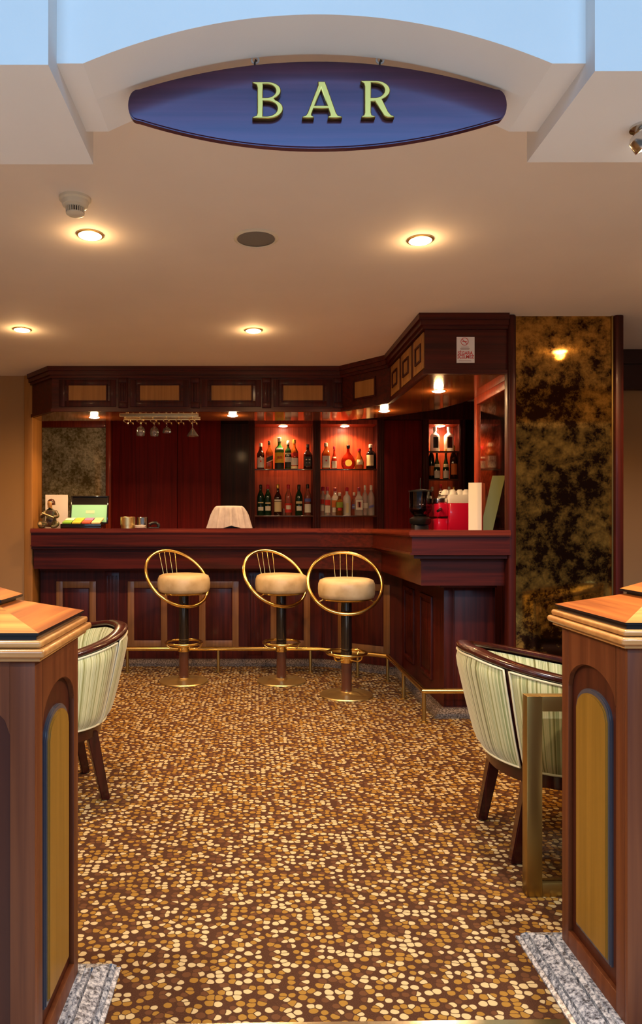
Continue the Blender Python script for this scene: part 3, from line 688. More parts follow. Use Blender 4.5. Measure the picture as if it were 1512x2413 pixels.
bottle('short bottle with yellow-green label and cream cap', 799.5, ZL, 1161, 18, 'whisky', 'glass_amber', 'cap_white', [(0.34, 0.58, 1.0, 'label_green', 0), (0.22, 0.33, 0.5, 'label_red', 0)], group=GN, Y=6.95)
bottle('frosted white bottle with red cap in the middle of the lower shelf', 817, ZL, 1148.5, 18, 'round', 'glass_frost', 'cap_red', [(0.10, 0.44, 0.35, 'label_cream', 0)], group=GN)
bottle('small clear bottle with blue label behind the frosted bottle', 834, ZL, 1160, 14, 'whisky', 'glass_rose', 'cap_white', [(0.30, 0.48, 0.9, 'label_blue', 0), (0.36, 0.40, 0.8, 'label_white', 0)], group=GN, Y=7.04)
bottle('square clear bottle with red centre label and dark red cap', 845, ZL, 1148.5, 19, 'whisky', 'glass_clear', 'cap_crimson', [(0.20, 0.54, 0.72, 'label_white', 0), (0.28, 0.48, 0.4, 'label_red', 0.0)], sq=6, group=GN, Y=6.97)
bottle('slim clear bottle with tall white capsule and white label', 859.5, ZL, 1143.5, 14, 'wine', 'glass_clear', 'cap_white', [(0.24, 0.42, 0.9, 'label_white', 0)], group=GN, capf=0.84)
bottle('clear vodka bottle with white capsule and blue script label at shelf end', 874, ZL, 1143.5, 16, 'wine', 'glass_clear', 'cap_white', [(0.26, 0.34, 0.8, 'label_blue', 0.03)], group=GN, capf=0.84)
bottle('frosted bright bottle with black label under the lamp, narrow cabinet top shelf', 1024, ZRU, 1006, 22, 'round', 'glass_frost', 'cap_white', [(0.14, 0.58, 0.55, 'label_black', 0)], group=GA)
bottle('frosted bright bottle with brown label beside its black-labelled twin', 1057, ZRU, 1006, 22, 'round', 'glass_frost', 'cap_white', [(0.14, 0.58, 0.55, 'glass_dark', 0)], group=GA)
bottle('dark cognac bottle with orange label, middle shelf, by the blank panel', 1016, ZRM, 1050, 15, 'wine', 'glass_black', 'cap_black', [(0.12, 0.40, 0.9, 'label_orange', 0)], group=GB, Y=7.04)
bottle('gold-capped green bottle with white label beside the dark cognac', 1029, ZRM, 1058, 15, 'bulb', 'glass_green', 'cap_gold', [(0.04, 0.28, 1.1, 'label_white', 0), (0.40, 0.50, 1.1, 'label_cream', 0)], group=GB, Y=6.97)
bottle('gold-capped green bottle with white label, nearer the tall brown bottle', 1050, ZRM, 1058, 15, 'bulb', 'glass_green', 'cap_gold', [(0.04, 0.28, 1.1, 'label_white', 0), (0.40, 0.50, 1.1, 'label_cream', 0)], group=GB, Y=6.97)
bottle('tall brown bottle with amber label on the middle shelf', 1068, ZRM, 1050, 18, 'wine', 'glass_dark', 'cap_gold', [(0.14, 0.46, 0.9, 'label_orange', 0)], group=GB)
for px, tp, g, c, lb in ((1018, 1147, 'glass_rose', 'cap_white', 'clear bottle with white cap behind the grinder hopper'), (1038, 1141, 'glass_clear', 'cap_red', 'clear red-capped bottle peeking over the coffee machine'),
                      (1058, 1147, 'glass_amber', 'cap_white', 'amber bottle with pale cap peeking behind the cups'), (1069, 1147, 'glass_dark', 'cap_gold', 'dark bottle with gold cap behind the cups')):
    bottle(lb, px, ZRL, tp, 14, 'whisky', g, c, [(0.2, 0.45, 0.9, 'label_cream', 0)], group=GC)
bm = B(); r0 = 0.016; lathe(bm, [(r0, 0), (r0+0.002, 0.006), (r0+0.004, 0.07), (r0+0.002, 0.07), (r0-0.001, 0.010), (0.0, 0.010)], 20, Matrix.Translation((PX(669, 7.0), 7.0, ZL)))
tag(obj('shot_glass', bm, 'stemware'), 'small clear shot glass between bottles on the lower shelf', 'glass')

# ------------------------------------------------------------------ lamps
def downlight(loc, label, group, r=0.045, spot=None, cone=130, ring='gilt', blend=0.6, glow=0.0, color=WARM, tilt=(0, 0)):
    x, y, z = loc
    t = thing('recessed_spotlight', label, 'spotlight', loc, 0.0, group)
    bm = B(); lathe(bm, [(r*0.97, 0.0), (r*1.18, 0.0), (r*1.18, -0.003), (r*1.10, -0.006), (r*1.0, -0.006), (r*0.97, -0.003)], 32, caps=False); obj('trim_ring', bm, ring, t, 50, world=False)
    bm = B(); lathe(bm, [(r*0.97, -0.002), (r*0.92, -0.008), (r*0.55, -0.013), (0.0, -0.015)], 24, caps=True); obj('bulb', bm, 'bulb', t, 60, world=False)
    if spot:
        l = bpy.data.lights.new('spot_light', 'SPOT'); l.energy = spot; l.color = color; l.spot_size = math.radians(cone); l.spot_blend = blend; l.shadow_soft_size = 0.03
        o = bpy.data.objects.new('spot_light', l); COL.objects.link(o); o.location = (0, 0, -0.02); o.rotation_euler = (tilt[0], tilt[1], 0); o.parent = t
    if glow:
        l = bpy.data.lights.new('bulb_glow', 'POINT'); l.energy = glow; l.color = color; l.shadow_soft_size = 0.03
        o = bpy.data.objects.new('bulb_glow', l); COL.objects.link(o); o.location = (0, 0, -0.03); o.parent = t
    return t
GCE = 'recessed spotlights in the main ceiling'
for (px, Y, lb) in ((212, 2.927, 'recessed ceiling spotlight just behind the smoke detector'), (990, 2.98, 'recessed ceiling spotlight right of the round ceiling speaker'),
                    (52, 4.35, 'recessed ceiling spotlight at left over the tan wall'), (597, 4.37, 'recessed ceiling spotlight in the middle before the bar canopy')):
    downlight((PX(px, Y), Y, CZ), lb, GCE, 0.048, CEIL_SPOT, 160, glow=CEIL_GLOW)
downlight((2.115, 3.26, CZ), 'ceiling spotlight seen reflected in the tall gold mirror', GCE, 0.048, CEIL_SPOT, 150, glow=CEIL_GLOW)
GSO = 'recessed spotlights in the canopy soffit'
for (px, py, lb) in ((222, 982, 'canopy spotlight above the wall mirror and figurine'), (548, 978, 'canopy spotlight right of the hanging glass rack'), (905, 967, 'canopy spotlight at the angled corner of the bar'),
                     (1033, 920, 'canopy spotlight below the no smoking notice')):
    Y = (FB-EYE)*FPX/(PY0-py)
    downlight((PX(px, Y), Y, FB), lb, GSO, 0.042, SOFFIT_SPOT, 140, glow=5.0)
GAL = 'small spotlights inside the bottle cabinets'
for (px, lb) in ((667, 'cabinet spotlight over the J&B bottle bay'), (812, 'cabinet spotlight over the round cognac flask bay'), (1037, 'cabinet spotlight in the narrow cabinet')):
    downlight((PX(px, 7.0), 7.0, 2.155), lb, GAL, 0.045, ALCOVE_SPOT*(0.6 if px > 1000 else 1), 150, glow=0.6, color=WARMER)
# lamp on the underside of the right beam: a small swivel spotlight
def swivel(x, y, label, sgn):
    t = thing('swivel_spotlight', label, 'spotlight', (x, y, 2.095), 0.0, 'swivel spotlights under the white beams')
    bm = B(); lathe(bm, [(0.026, 0.0), (0.026, -0.006), (0.010, -0.010), (0.008, -0.028)], 20); obj('mount', bm, 'steel', t, 50, world=False)
    Mq = Matrix.Translation((0.0, 0, -0.032)) @ Matrix.Rotation(sgn*math.radians(125), 4, 'Y')
    bm = B(); lathe(bm, [(0.012, -0.022), (0.022, -0.016), (0.029, 0.010), (0.027, 0.011), (0.020, -0.006), (0.0, -0.008)], 20, Mq); obj('lamp_head', bm, 'steel', t, 50, world=False)
    bm = B(); lathe(bm, [(0.0, 0.0), (0.024, 0.003), (0.024, 0.010), (0.015, 0.018), (0.0, 0.021)], 20, Mq); obj('bulb', bm, 'bulb', t, 50, world=False)
    l = bpy.data.lights.new('bulb_light', 'SPOT'); l.energy = BEAM_SPOT; l.color = (1.0, 0.88, 0.70); l.shadow_soft_size = 0.03; l.spot_size = math.radians(150); l.spot_blend = 0.5
    o = bpy.data.objects.new('bulb_light', l); COL.objects.link(o); o.location = (sgn*0.05, 0, -0.085); o.parent = t
swivel(0.895, 1.63, 'small chrome swivel spotlight under the white beam at right', 1)
swivel(-0.74, 1.62, 'small chrome swivel spotlight under the white beam at left', -1)

# ------------------------------------------------------------------ ceiling fittings
t = thing('smoke_detector', 'round cream smoke detector on the ceiling near a spotlight', 'smoke detector', (PX(177, 2.60), 2.60, CZ))
bm = B(); lathe(bm, [(0.058, 0.0), (0.058, -0.010), (0.050, -0.014), (0.046, -0.030), (0.034, -0.036)], 32); obj('housing', bm, 'plastic_cream', t, 40, world=False)
bm = B()
for i in range(24):
    a = 2*PI*i/24; box(bm, -0.0015, 0.0015, 0.027, 0.034, -0.056, -0.036, 0, 0, Matrix.Rotation(a, 4, 'Z'))
lathe(bm, [(0.033, -0.056), (0.033, -0.060), (0.020, -0.066), (0.0, -0.067)], 28); obj('grille', bm, 'plastic_cream', t, 40, world=False)
bm = B(); lathe(bm, [(0.024, -0.034), (0.024, -0.057)], 20); obj('chamber', bm, 'plastic_black', t, 40, world=False)
t = thing('ceiling_speaker', 'round grey ceiling speaker between two spotlights', 'speaker', (PX(603, 2.96), 2.96, CZ))
bm = B(); lathe(bm, [(0.082, 0.0), (0.095, 0.0), (0.095, -0.004), (0.086, -0.009), (0.080, -0.006)], 40, caps=False); obj('rim', bm, 'plastic_cream', t, 40, world=False)
bm = B(); lathe(bm, [(0.082, -0.004), (0.05, -0.008), (0.0, -0.009)], 40); obj('grille', bm, 'speaker_grey', t, 40, world=False)

# ------------------------------------------------------------------ hanging BAR sign
YS = 1.60
sc_ = YS/FPX
t = thing('bar_sign', 'hanging lens-shaped wooden sign with brass letters BAR', 'sign', (PX(747, YS), YS, PZ(252, YS)))
def sign_outline(k=1.0):
    hw, hh, he, n = 444*sc_*k, 102*sc_, 37*sc_, 40
    top = []
    for i in range(n+1):
        u = -1+2*i/n
        top.append((u*(hw-26*sc_), he+(hh-he)*(1-u*u)))
    right = [(hw-26*sc_+26*sc_*math.sin(a)**0.8, he*math.cos(a)) for a in [PI*i/12 for i in range(1, 12)]]
    bot = [(-x, -z) for x, z in top]; left = [(-x, -z) for x, z in right]
    return top+right+bot+left
bm = B(); prism(bm, sign_outline(), -0.010, 0.010, 'xz', bev=0.003); obj('board', bm, 'sign_wood', t, 35, world=False)
def arcpts(cx, cy, rx, ry, a0, a1, n=18): return [(cx+rx*math.cos(math.radians(a0+(a1-a0)*i/n)), cy+ry*math.sin(math.radians(a0+(a1-a0)*i/n))) for i in range(n+1)]
LB = ([(0, 1)]+arcpts(.42, .76, .36, .24, 90, -62)+arcpts(.44, .265, .40, .265, 62, -90)+[(0, 0), (0, .03), (.11, .07), (.135, .14), (.135, .84), (.11, .92), (0, .97)],
      [[(.28, .945)]+arcpts(.38, .755, .265, .19, 90, -90)+[(.28, .565)], [(.28, .485)]+arcpts(.38, .265, .31, .215, 90, -90)+[(.28, .05)]])
LA = ([(0, 0), (0, .03), (.09, .06), (.14, .13), (.435, .90), (.43, 1), (.62, 1), (.66, .89), (.93, .13), (.98, .06), (1.09, .03), (1.09, 0), (.71, 0), (.71, .03), (.765, .06), (.765, .10), (.715, .26), (.305, .26), (.245, .10), (.25, .06), (.31, .03), (.31, 0)],
      [[(.335, .335), (.69, .335), (.515, .83)]])
LRr = ([(0, 1), (0, .97), (.08, .92), (.10, .84), (.10, .13), (.08, .06), (.02, .03), (.02, 0), (.38, 0), (.38, .03), (.29, .06), (.27, .13), (.27, .43), (.38, .44), (.55, .16), (.63, .04), (.72, 0), (.90, 0), (.90, .03), (.82, .06), (.74, .15), (.60, .44), (.57, .49)]+arcpts(.40, .735, .39, .265, -52, 90),
       [[(.27, .535), (.27, .945)]+arcpts(.37, .74, .275, .205, 90, -90)])
def letter(outer, holes, x, z, h):
    c = bpy.data.curves.new('tmp_letter', 'CURVE'); c.dimensions = '2D'; c.fill_mode = 'BOTH'; c.extrude = 0.005; c.bevel_depth = 0.0018; c.bevel_resolution = 1; c.offset = -0.0012
    for loop in [outer]+holes:
        sp = c.splines.new('POLY'); sp.points.add(len(loop)-1); sp.use_cyclic_u = True
        for p, (a, b_) in zip(sp.points, loop): p.co = (a*h, b_*h, 0, 1)
    o = bpy.data.objects.new('tmp_letter', c); COL.objects.link(o); me = evalmesh(o)
    bpy.data.objects.remove(o); bpy.data.curves.remove(c)
    me.transform(Matrix.Translation((x, -0.0165, z)) @ RX)
    me.materials.clear(); me.materials.append(MATS['brass_sign'])
    o = bpy.data.objects.new('letter', me); COL.objects.link(o); o.parent = t
    return o
zb = (252-292)*sc_
letter(*LB, (595-747)*sc_, zb, 84*sc_); letter(*LA, (711-747)*sc_, zb+1*sc_, 84*sc_); letter(*LRr, (847-747)*sc_, zb+2*sc_, 85*sc_)
for px in (601, 895):
    x = (px-747)*sc_; u = (px-747)/426.0; zt = 33*sc_+69*sc_*(1-u*u)
    xa = t.location.x+x; ua = (xa-0.1275)/0.4925; za = 2.137+0.103*(1-ua*ua)+0.016*(1-ua*ua)-t.location.z
    bm = B(); ring = [(x+0.008*math.cos(2*PI*i/20), 0.0, zt+0.016+0.008*math.sin(2*PI*i/20)) for i in range(20)]
    tube(bm, ring, 0.0024, 8, True); tube(bm, [(x, 0, zt+0.022), (x, 0, za+0.002)], 0.0022, 8); obj('eyelet', bm, 'white_metal', t, 60, world=False)
    bm = B(); tube(bm, [(x-0.001, -0.001, zt-0.01), (x-0.001, -0.003, zt+0.008), (x+0.001, -0.004, zt+0.013), (x+0.003, 0.0, zt+0.014)], 0.0021, 8); obj('hook', bm, 'ebony', t, 60, world=False)

# ------------------------------------------------------------------ entrance pedestals
def pedestal(name, label, xi, y0, y1, sgn):
    """xi: x of the face towards the opening; sgn=-1 the body runs to -x, +1 to +x"""
    Wd = y1-y0; cx = xi+sgn*Wd/2; cy = (y0+y1)/2
    t = thing(name, label, 'pedestal', (cx, cy, 0)); H = 0.905; h = Wd/2; fr = 0.012
    hc = h-fr
    bm = B(); box(bm, -hc, hc, -hc, hc, 0.02, H); obj('core', bm, 'pedestal_dark', t, world=False)
    def face(M, a_):
        st = 0.050; z0, zs, rise = 0.10, 0.745, 0.075; a = hc
        def ar(u): return zs+rise*math.sqrt(max(0, 1-(u/(hc-st+0.012))**2))
        bm = B()
        box(bm, -a_, -h+st, -h, -hc, 0.03, H, 0.001, 0, M); box(bm, h-st, a_, -h, -hc, 0.03, H, 0.001, 0, M); box(bm, -h+st, h-st, -h, -hc, 0.03, z0, 0.001, 0, M)
        us = [(-h+st)+(2*(h-st))*i/24 for i in range(25)]
        prism(bm, [(u, ar(u)) for u in us]+[(h-st, H), (-h+st, H)], -h, -hc, 'xz', 0, M, 0.001)
        obj('face_frame', bm, 'pedestal_wood', t, world=False)
        def pan(w, zb_, zt_, rs, d0, d1, mat, nm):
            bm = B(); us = [-w+2*w*i/20 for i in range(21)]
            pts = [(-w, zb_), (w, zb_)]+[(u, zt_-rs+rs*math.sqrt(max(0, 1-(u/w)**2))) for u in reversed(us)]
            prism(bm, pts, d0, d1, 'xz', 0, M, 0.003); return obj(nm, bm, mat, t, world=False)
        w = 0.088
        pan(w, 0.135, 0.762, 0.055, -hc-0.008, -hc+0.004, 'edge_daylight_tint', 'panel_edge'); pan(w-0.010, 0.146, 0.751, 0.049, -hc-0.013, -hc+0.002, 'gold_panel', 'arched_panel')
    face(Matrix.Identity(4), h); face(Matrix.Rotation(-sgn*PI/2, 4, 'Z'), hc-0.0003)
    # base of granite mouldings
    bm = B()
    def fr_(a, b_, z0, z1, z1b):
        A = [(-a, -a), (a, -a), (a, a), (-a, a), (-a, -a)]; C = [(-b_, -b_), (b_, -b_), (b_, b_), (-b_, b_), (-b_, -b_)]
        strip(bm, A, C, z0, z1, z1b)
    fr_(h+0.014, h-0.03, 0, 0.056, 0.056); fr_(h+0.024, h+0.014, 0, 0.044, 0.048); fr_(h+0.029, h+0.024, 0, 0.032, 0.032)
    fr_(h+0.064, h+0.029, 0, 0.028, 0.040); fr_(h+0.069, h+0.064, 0, 0.018, 0.018); fr_(h+0.078, h+0.069, 0, 0.016, 0.025); fr_(h+0.088, h+0.078, 0, 0.005, 0.010)
    obj('granite_base', bm, 'granite', t, 25, world=False)
    # cap
    e = h+0.026
    bm = B(); box(bm, -e+0.012, e-0.012, -e+0.012, e-0.012, H-0.008, H); box(bm, -e, e, -e, e, H, H+0.017, 0.007, segs=3); box(bm, -e+0.008, e-0.008, -e+0.008, e-0.008, H+0.018, H+0.033, 0.006, segs=3); obj('cap_moulding', bm, 'cap_mould', t, world=False)
    bm = B(); box(bm, -e+0.022, e-0.022, -e+0.022, e-0.022, H+0.033, H+0.045); i2 = e-0.132; box(bm, -i2+0.012, i2-0.012, -i2+0.012, i2-0.012, H+0.08, H+0.098); obj('cap_groove', bm, 'ebony', t, world=False)
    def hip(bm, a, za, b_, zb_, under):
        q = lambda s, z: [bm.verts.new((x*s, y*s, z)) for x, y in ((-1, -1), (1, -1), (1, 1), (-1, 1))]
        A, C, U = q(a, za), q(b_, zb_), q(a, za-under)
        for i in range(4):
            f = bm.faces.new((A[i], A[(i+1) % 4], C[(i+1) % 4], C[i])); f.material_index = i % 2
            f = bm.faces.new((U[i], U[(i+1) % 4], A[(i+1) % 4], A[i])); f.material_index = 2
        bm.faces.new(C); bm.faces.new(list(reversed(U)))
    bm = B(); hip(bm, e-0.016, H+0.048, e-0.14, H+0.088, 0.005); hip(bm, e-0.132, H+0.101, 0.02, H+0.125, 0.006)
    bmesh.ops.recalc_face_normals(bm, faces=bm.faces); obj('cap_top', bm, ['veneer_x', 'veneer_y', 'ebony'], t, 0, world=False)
    return t
pedestal('entrance_pedestal', 'wooden pedestal with granite base at the left of the entrance', -0.445, 1.405, 1.755, -1)
pedestal('entrance_pedestal', 'wooden pedestal with granite base by the brass framed screen at right', 0.820, 1.550, 1.895, 1)

# ------------------------------------------------------------------ striped tub chairs
def shell_curve(W_, D_, F_, n=96):
    """plan curve from the front of one arm round the back to the other, param list of (x, y, theta)"""
    pts = []
    for i in range(7): pts.append((-W_, F_-(F_)*i/7))
    for i in range(n+1):
        a = PI*i/n; pts.append((-W_*math.cos(a), -D_*math.sin(a)))
    for i in range(1, 8): pts.append((W_, F_*i/7))
    return pts
def tub_chair(label, loc, rz):
    t = thing('tub_chair', label, 'armchair', loc, rz if rz else 1e-6, 'striped tub chairs')
    ZB = 0.33; F_ = 0.20
    top = shell_curve(0.318, 0.316, F_); bot = shell_curve(0.268, 0.222, F_-0.02)
    n = len(top)
    L = [0.0]
    for a, b_ in zip(top, top[1:]): L.append(L[-1]+math.dist(a, b_))
    def ztop(i):
        s = abs(L[i]/L[-1]*2-1); return 0.725-0.11*max(0, (s-0.12)/0.88)**1.15
    def grid(i0, i1, off, z_off, puff, flip, name):
        bm = B(); uvl = bm.loops.layers.uv.new('UVMap'); rows = []; m = 12; info = {}
        for j in range(m+1):
            f = j/m; row = []
            for i in range(i0, i1+1):
                zt = ztop(i)-z_off
                g = f**0.85
                x = bot[i][0]+(top[i][0]-bot[i][0])*g; y = bot[i][1]+(top[i][1]-bot[i][1])*g
                dx, dy = (top[min(n-1, i+1)][0]-top[max(0, i-1)][0]), (top[min(n-1, i+1)][1]-top[max(0, i-1)][1])
                l = math.hypot(dx, dy); nx, ny = dy/l, -dx/l   # outward
                if nx*x+ny*(y-0.05) < 0: nx, ny = -nx, -ny
                e = min(f, 1-f)*2; s = (i-i0)/(i1-i0); es = min(1.0, min(s, 1-s)*6)
                o_ = off+puff*min(1, e*4)**0.5*es**0.5
                v = bm.verts.new((x+nx*o_, y+ny*o_, ZB+f*(zt-ZB))); row.append(v); info[v] = (L[i], f*0.4)
            rows.append(row)
        for a, b_ in zip(rows, rows[1:]):
            for i in range(len(a)-1):
                vs = (a[i], a[i+1], b_[i+1], b_[i]); fc = bm.faces.new(tuple(reversed(vs)) if flip else vs)
                for lp in fc.loops: lp[uvl].uv = info[lp.vert]
        return bm
    # angular seams at the rear legs
    def idx(th):  # theta measured from the back centre
        best = min(range(n), key=lambda i: abs(math.atan2(top[i][0], -top[i][1])-th)); return best
    sL, sR = idx(-math.radians(43)), idx(math.radians(43))
    for (a, b_) in ((0, sL), (sL, sR), (sR, n-1)):
        a2, b2 = (a+(1 if a else 0), b_-(1 if b_ < n-1 else 0))
        bm = grid(a2, b2, 0.010, 0.030, 0.016, False, 'outer'); pan = obj('outer_panel', bm, 'stripe_fabric', t, 60, world=False)
        # welt piping round the panel
        bm = B(); path = []
        g = grid(a2, b2, 0.013, 0.030, 0.0, False, 'w'); g.verts.ensure_lookup_table(); w = b2-a2+1
        idxs = [i for i in range(w)]+[j*w+w-1 for j in range(1, 13)]+[12*w+i for i in range(w-2, -1, -1)]+[j*w for j in range(11, 0, -1)]
        tube(bm, [g.verts[i].co.copy() for i in idxs], 0.004, 6, True); g.free(); obj('welt', bm, 'welt', pan, 60, world=False)
    bm = grid(0, n-1, 0.004, 0.028, 0.0, False, 'core'); 
    obj('shell', bm, 'chair_wood', t, 60, world=False)
    bm = grid(0, n-1, -0.040, 0.030, -0.012, True, 'lining'); obj('inner_lining', bm, 'stripe_fabric', t, 60, world=False)
    # top rail
    bm = B(); rows = []; k = 10
    for i in range(n):
        x, y = top[i]; dx, dy = (top[min(n-1, i+1)][0]-top[max(0, i-1)][0]), (top[min(n-1, i+1)][1]-top[max(0, i-1)][1]); l = math.hypot(dx, dy); nx, ny = dy/l, -dx/l
        if nx*x+ny*(y-0.05) < 0: nx, ny = -nx, -ny
        row = []
        for j in range(k):
            a = 2*PI*j/k; c, s = math.cos(a), math.sin(a); c = math.copysign(abs(c)**0.6, c); s = math.copysign(abs(s)**0.6, s)
            row.append(bm.verts.new((x+nx*(-0.012+0.029*c), y+ny*(-0.012+0.029*c), ztop(i)-0.013+0.0135*s)))
        rows.append(row)
    for a, b_ in zip(rows, rows[1:]):
        for j in range(k): bm.faces.new((a[j], a[(j+1) % k], b_[(j+1) % k], b_[j]))
    bm.faces.new(rows[0]); bm.faces.new(list(reversed(rows[-1]))); bmesh.ops.recalc_face_normals(bm, faces=bm.faces); obj('top_rail', bm, 'chair_wood', t, 60, world=False)
    for s in (-1, 1):
        bm = B(); zt = ztop(0)-0.01; xb, xt = s*0.262, s*0.306
        tb = bmesh.new(); w = 0.024
        vs = [tb.verts.new((xb+a*w, F_-0.02+b_*0.02, 0.30)) for a, b_ in ((-1, -1), (1, -1), (1, 1), (-1, 1))]; vt = [tb.verts.new((xt+a*w, F_-0.005+b_*0.02, zt)) for a, b_ in ((-1, -1), (1, -1), (1, 1), (-1, 1))]
        tb.faces.new(vs); tb.faces.new(vt)
        for i in range(4): tb.faces.new((vs[i], vs[(i+1) % 4], vt[(i+1) % 4], vt[i]))
        bmesh.ops.bevel(tb, geom=list(tb.edges), offset=0.006, segments=2, affect='EDGES'); bmesh.ops.recalc_face_normals(tb, faces=tb.faces); merge(bm, tb); obj('arm_post', bm, 'chair_wood', t, 50, world=False)
    pl = shell_curve(0.262, 0.215, 0.20)
    bm = B(); prism(bm, pl, 0.275, 0.332, 'xy', bev=0.004); obj('seat_frame', bm, 'chair_wood', t, 40, world=False)
    pl = shell_curve(0.222, 0.175, 0.215)
    bm = B(); prism(bm, pl, 0.333, 0.44, 'xy', bev=0.022); 
    uvl = bm.loops.layers.uv.verify()
    for f in bm.faces:
        for lp in f.loops: lp[uvl].uv = (lp.vert.co.x, 0.0)
    obj('seat_cushion', bm, 'stripe_fabric', t, 50, world=False)
    for sx, y0_, y1_, xt, xb in ((-1, -0.135, -0.195, 0.175, 0.178), (1, -0.135, -0.195, 0.175, 0.178), (-1, 0.17, 0.18, 0.225, 0.225), (1, 0.17, 0.18, 0.225, 0.225)):
        tb = bmesh.new(); wt, wb = 0.024, 0.018
        vt = [tb.verts.new((sx*xt+a*wt, y0_+b_*wt, 0.30)) for a, b_ in ((-1, -1), (1, -1), (1, 1), (-1, 1))]; vs = [tb.verts.new((sx*xb+a*wb, y1_+b_*wb, 0.0)) for a, b_ in ((-1, -1), (1, -1), (1, 1), (-1, 1))]
        tb.faces.new(vs); tb.faces.new(vt)
        for i in range(4): tb.faces.new((vs[i], vs[(i+1) % 4], vt[(i+1) % 4], vt[i]))
        bmesh.ops.bevel(tb, geom=list(tb.edges), offset=0.004, segments=2, affect='EDGES'); bmesh.ops.recalc_face_normals(tb, faces=tb.faces)
        bm = B(); merge(bm, tb); obj('leg', bm, 'chair_wood', t, 50, world=False)
    return t
# local -y is the back; rotate so the back points to the wanted side
ch = tub_chair('striped tub chair with dark wood rail behind the brass framed screen', (1.085, 2.60, 0), -PI/2)
dup(ch, (-0.90, 3.05, 0), math.radians(90+27), 'striped tub chair half hidden behind the pedestal at left')
dup(ch, (2.32, 2.72, 0), math.radians(90+12), 'striped tub chair seen reflected low in the tall gold mirror')

# ------------------------------------------------------------------ brass framed screen beside the right pedestal
t = thing('brass_screen', 'low brass framed glass screen standing on the carpet before a tub chair', 'screen', (1.35, 2.22, 0))
x0, x1, y0, y1, zt, w = PX(1240, 2.2), 1.85, 2.195, 2.235, PZ(1640, 2.2), 0.048
bm = B(); box(bm, x0, x0+w, y0, y1, 0, zt, 0.0015); box(bm, x1-w, x1, y0, y1, 0, zt, 0.0015); box(bm, x0+w, x1-w, y0, y1, zt-w, zt, 0.0015); box(bm, x0+w, x1-w, y0, y1, 0.0, 0.042, 0.0015); obj('frame', bm, 'brass_old', t)
bm = B(); box(bm, x0+w+0.001, x1-w-0.001, 2.212, 2.218, 0.043, zt-w-0.028); obj('glass_pane', bm, 'smoked_glass', t, 0)

# ------------------------------------------------------------------ bar stools
def bar_stool(label, loc, rz):
    t = thing('bar_stool', label, 'bar stool', loc, rz if rz else 1e-6, 'brass ring bar stools at the counter')
    R, be, e, zc = 0.2575, math.radians(51), 0.085, 0.765
    bm = B(); lathe(bm, [(0.0, 0.0), (0.178, 0.0), (0.182, 0.005), (0.178, 0.012), (0.10, 0.020), (0.055, 0.026), (0.046, 0.034), (0.0, 0.034)], 48); obj('base', bm, 'brass_base', t, 35, world=False)
    bm = B(); lathe(bm, [(0.0365, 0.03), (0.0365, 0.235)], 32); obj('lower_column', bm, 'brown_lacquer', t, 40, world=False)
    bm = B(); lathe(bm, [(0.0375, 0.262), (0.0375, 0.64)], 32); obj('upper_column', bm, 'black_lacquer', t, 40, world=False)
    bm = B(); lathe(bm, [(0.036, 0.222), (0.043, 0.226), (0.043, 0.262), (0.036, 0.266)], 32); obj('collar', bm, 'brass', t, 40, world=False)
    bm = B(); tube(bm, [(0.134*math.cos(2*PI*i/48), 0.134*math.sin(2*PI*i/48), 0.292) for i in range(48)], 0.0095, 10, True)
    for s in range(4):
        a = PI/4+s*PI/2; c, d = math.cos(a), math.sin(a)
        tube(bm, [(0.04*c, 0.04*d, 0.245), (0.10*c, 0.10*d, 0.247), (0.125*c, 0.125*d, 0.262), (0.134*c, 0.134*d, 0.288)], 0.005, 8)
    obj('foot_ring', bm, 'brass', t, 60, world=False)
    bm = B(); lathe(bm, [(0.0, 0.635), (0.05, 0.635), (0.12, 0.645), (0.165, 0.655), (0.172, 0.664), (0.0, 0.664)], 40); obj('seat_plate', bm, 'brass', t, 35, world=False)
    bm = B(); lathe(bm, [(0.0, 0.664), (0.165, 0.664), (0.186, 0.674), (0.192, 0.695), (0.1945, 0.73), (0.192, 0.765), (0.182, 0.788), (0.158, 0.799), (0.10, 0.804), (0.0, 0.806)], 48); obj('seat', bm, 'seat_leather', t, 60, world=False)
    def rp(a): return Vector((R*math.cos(a), e+R*math.sin(a)*math.cos(be), zc+R*math.sin(a)*math.sin(be)))
    bm = B(); tube(bm, [rp(2*PI*i/72) for i in range(72)], 0.0125, 12, True); obj('back_ring', bm, 'brass', t, 60, world=False)
    for k, (xb, xt) in enumerate(((-0.055, -0.065), (-0.018, -0.014), (0.030, 0.030), (0.063, 0.077))):
        a = math.acos(xt/R); p = rp(a); bm = B(); yb = math.sqrt(0.183**2-xb*xb)
        tube(bm, [(xb, yb, 0.665), (xb, yb+0.012, 0.78), tuple(p)], 0.0032, 8); obj('spindle', bm, 'brass', t, 60, world=False)
    for s in (-1, 1):
        a = -math.radians(28) if s > 0 else PI+math.radians(28); p = rp(a); bm = B()
        q_ = Vector((s*0.155, 0.0, 0.655)); mid = (p+q_)/2+Vector((0, 0, -0.025)); tube(bm, [tuple(q_), tuple(mid), tuple(p)], 0.005, 8); obj('bracket', bm, 'brass', t, 60, world=False)
    return t
st = bar_stool('brass ring bar stool nearest the angled corner, seen straight on', (PX(816, 4.78), 4.78, 0), 0.0)
dup(st, (PX(662, 5.26), 5.20, 0), math.radians(32), 'middle brass ring bar stool with cream seat')
dup(st, (PX(435, 5.26), 5.20, 0), math.radians(40), 'brass ring bar stool farthest from the angled corner of the bar')

# ------------------------------------------------------------------ things on the counter
YC = 5.72
def cx_(px, Y=YC): return PX(px, Y)
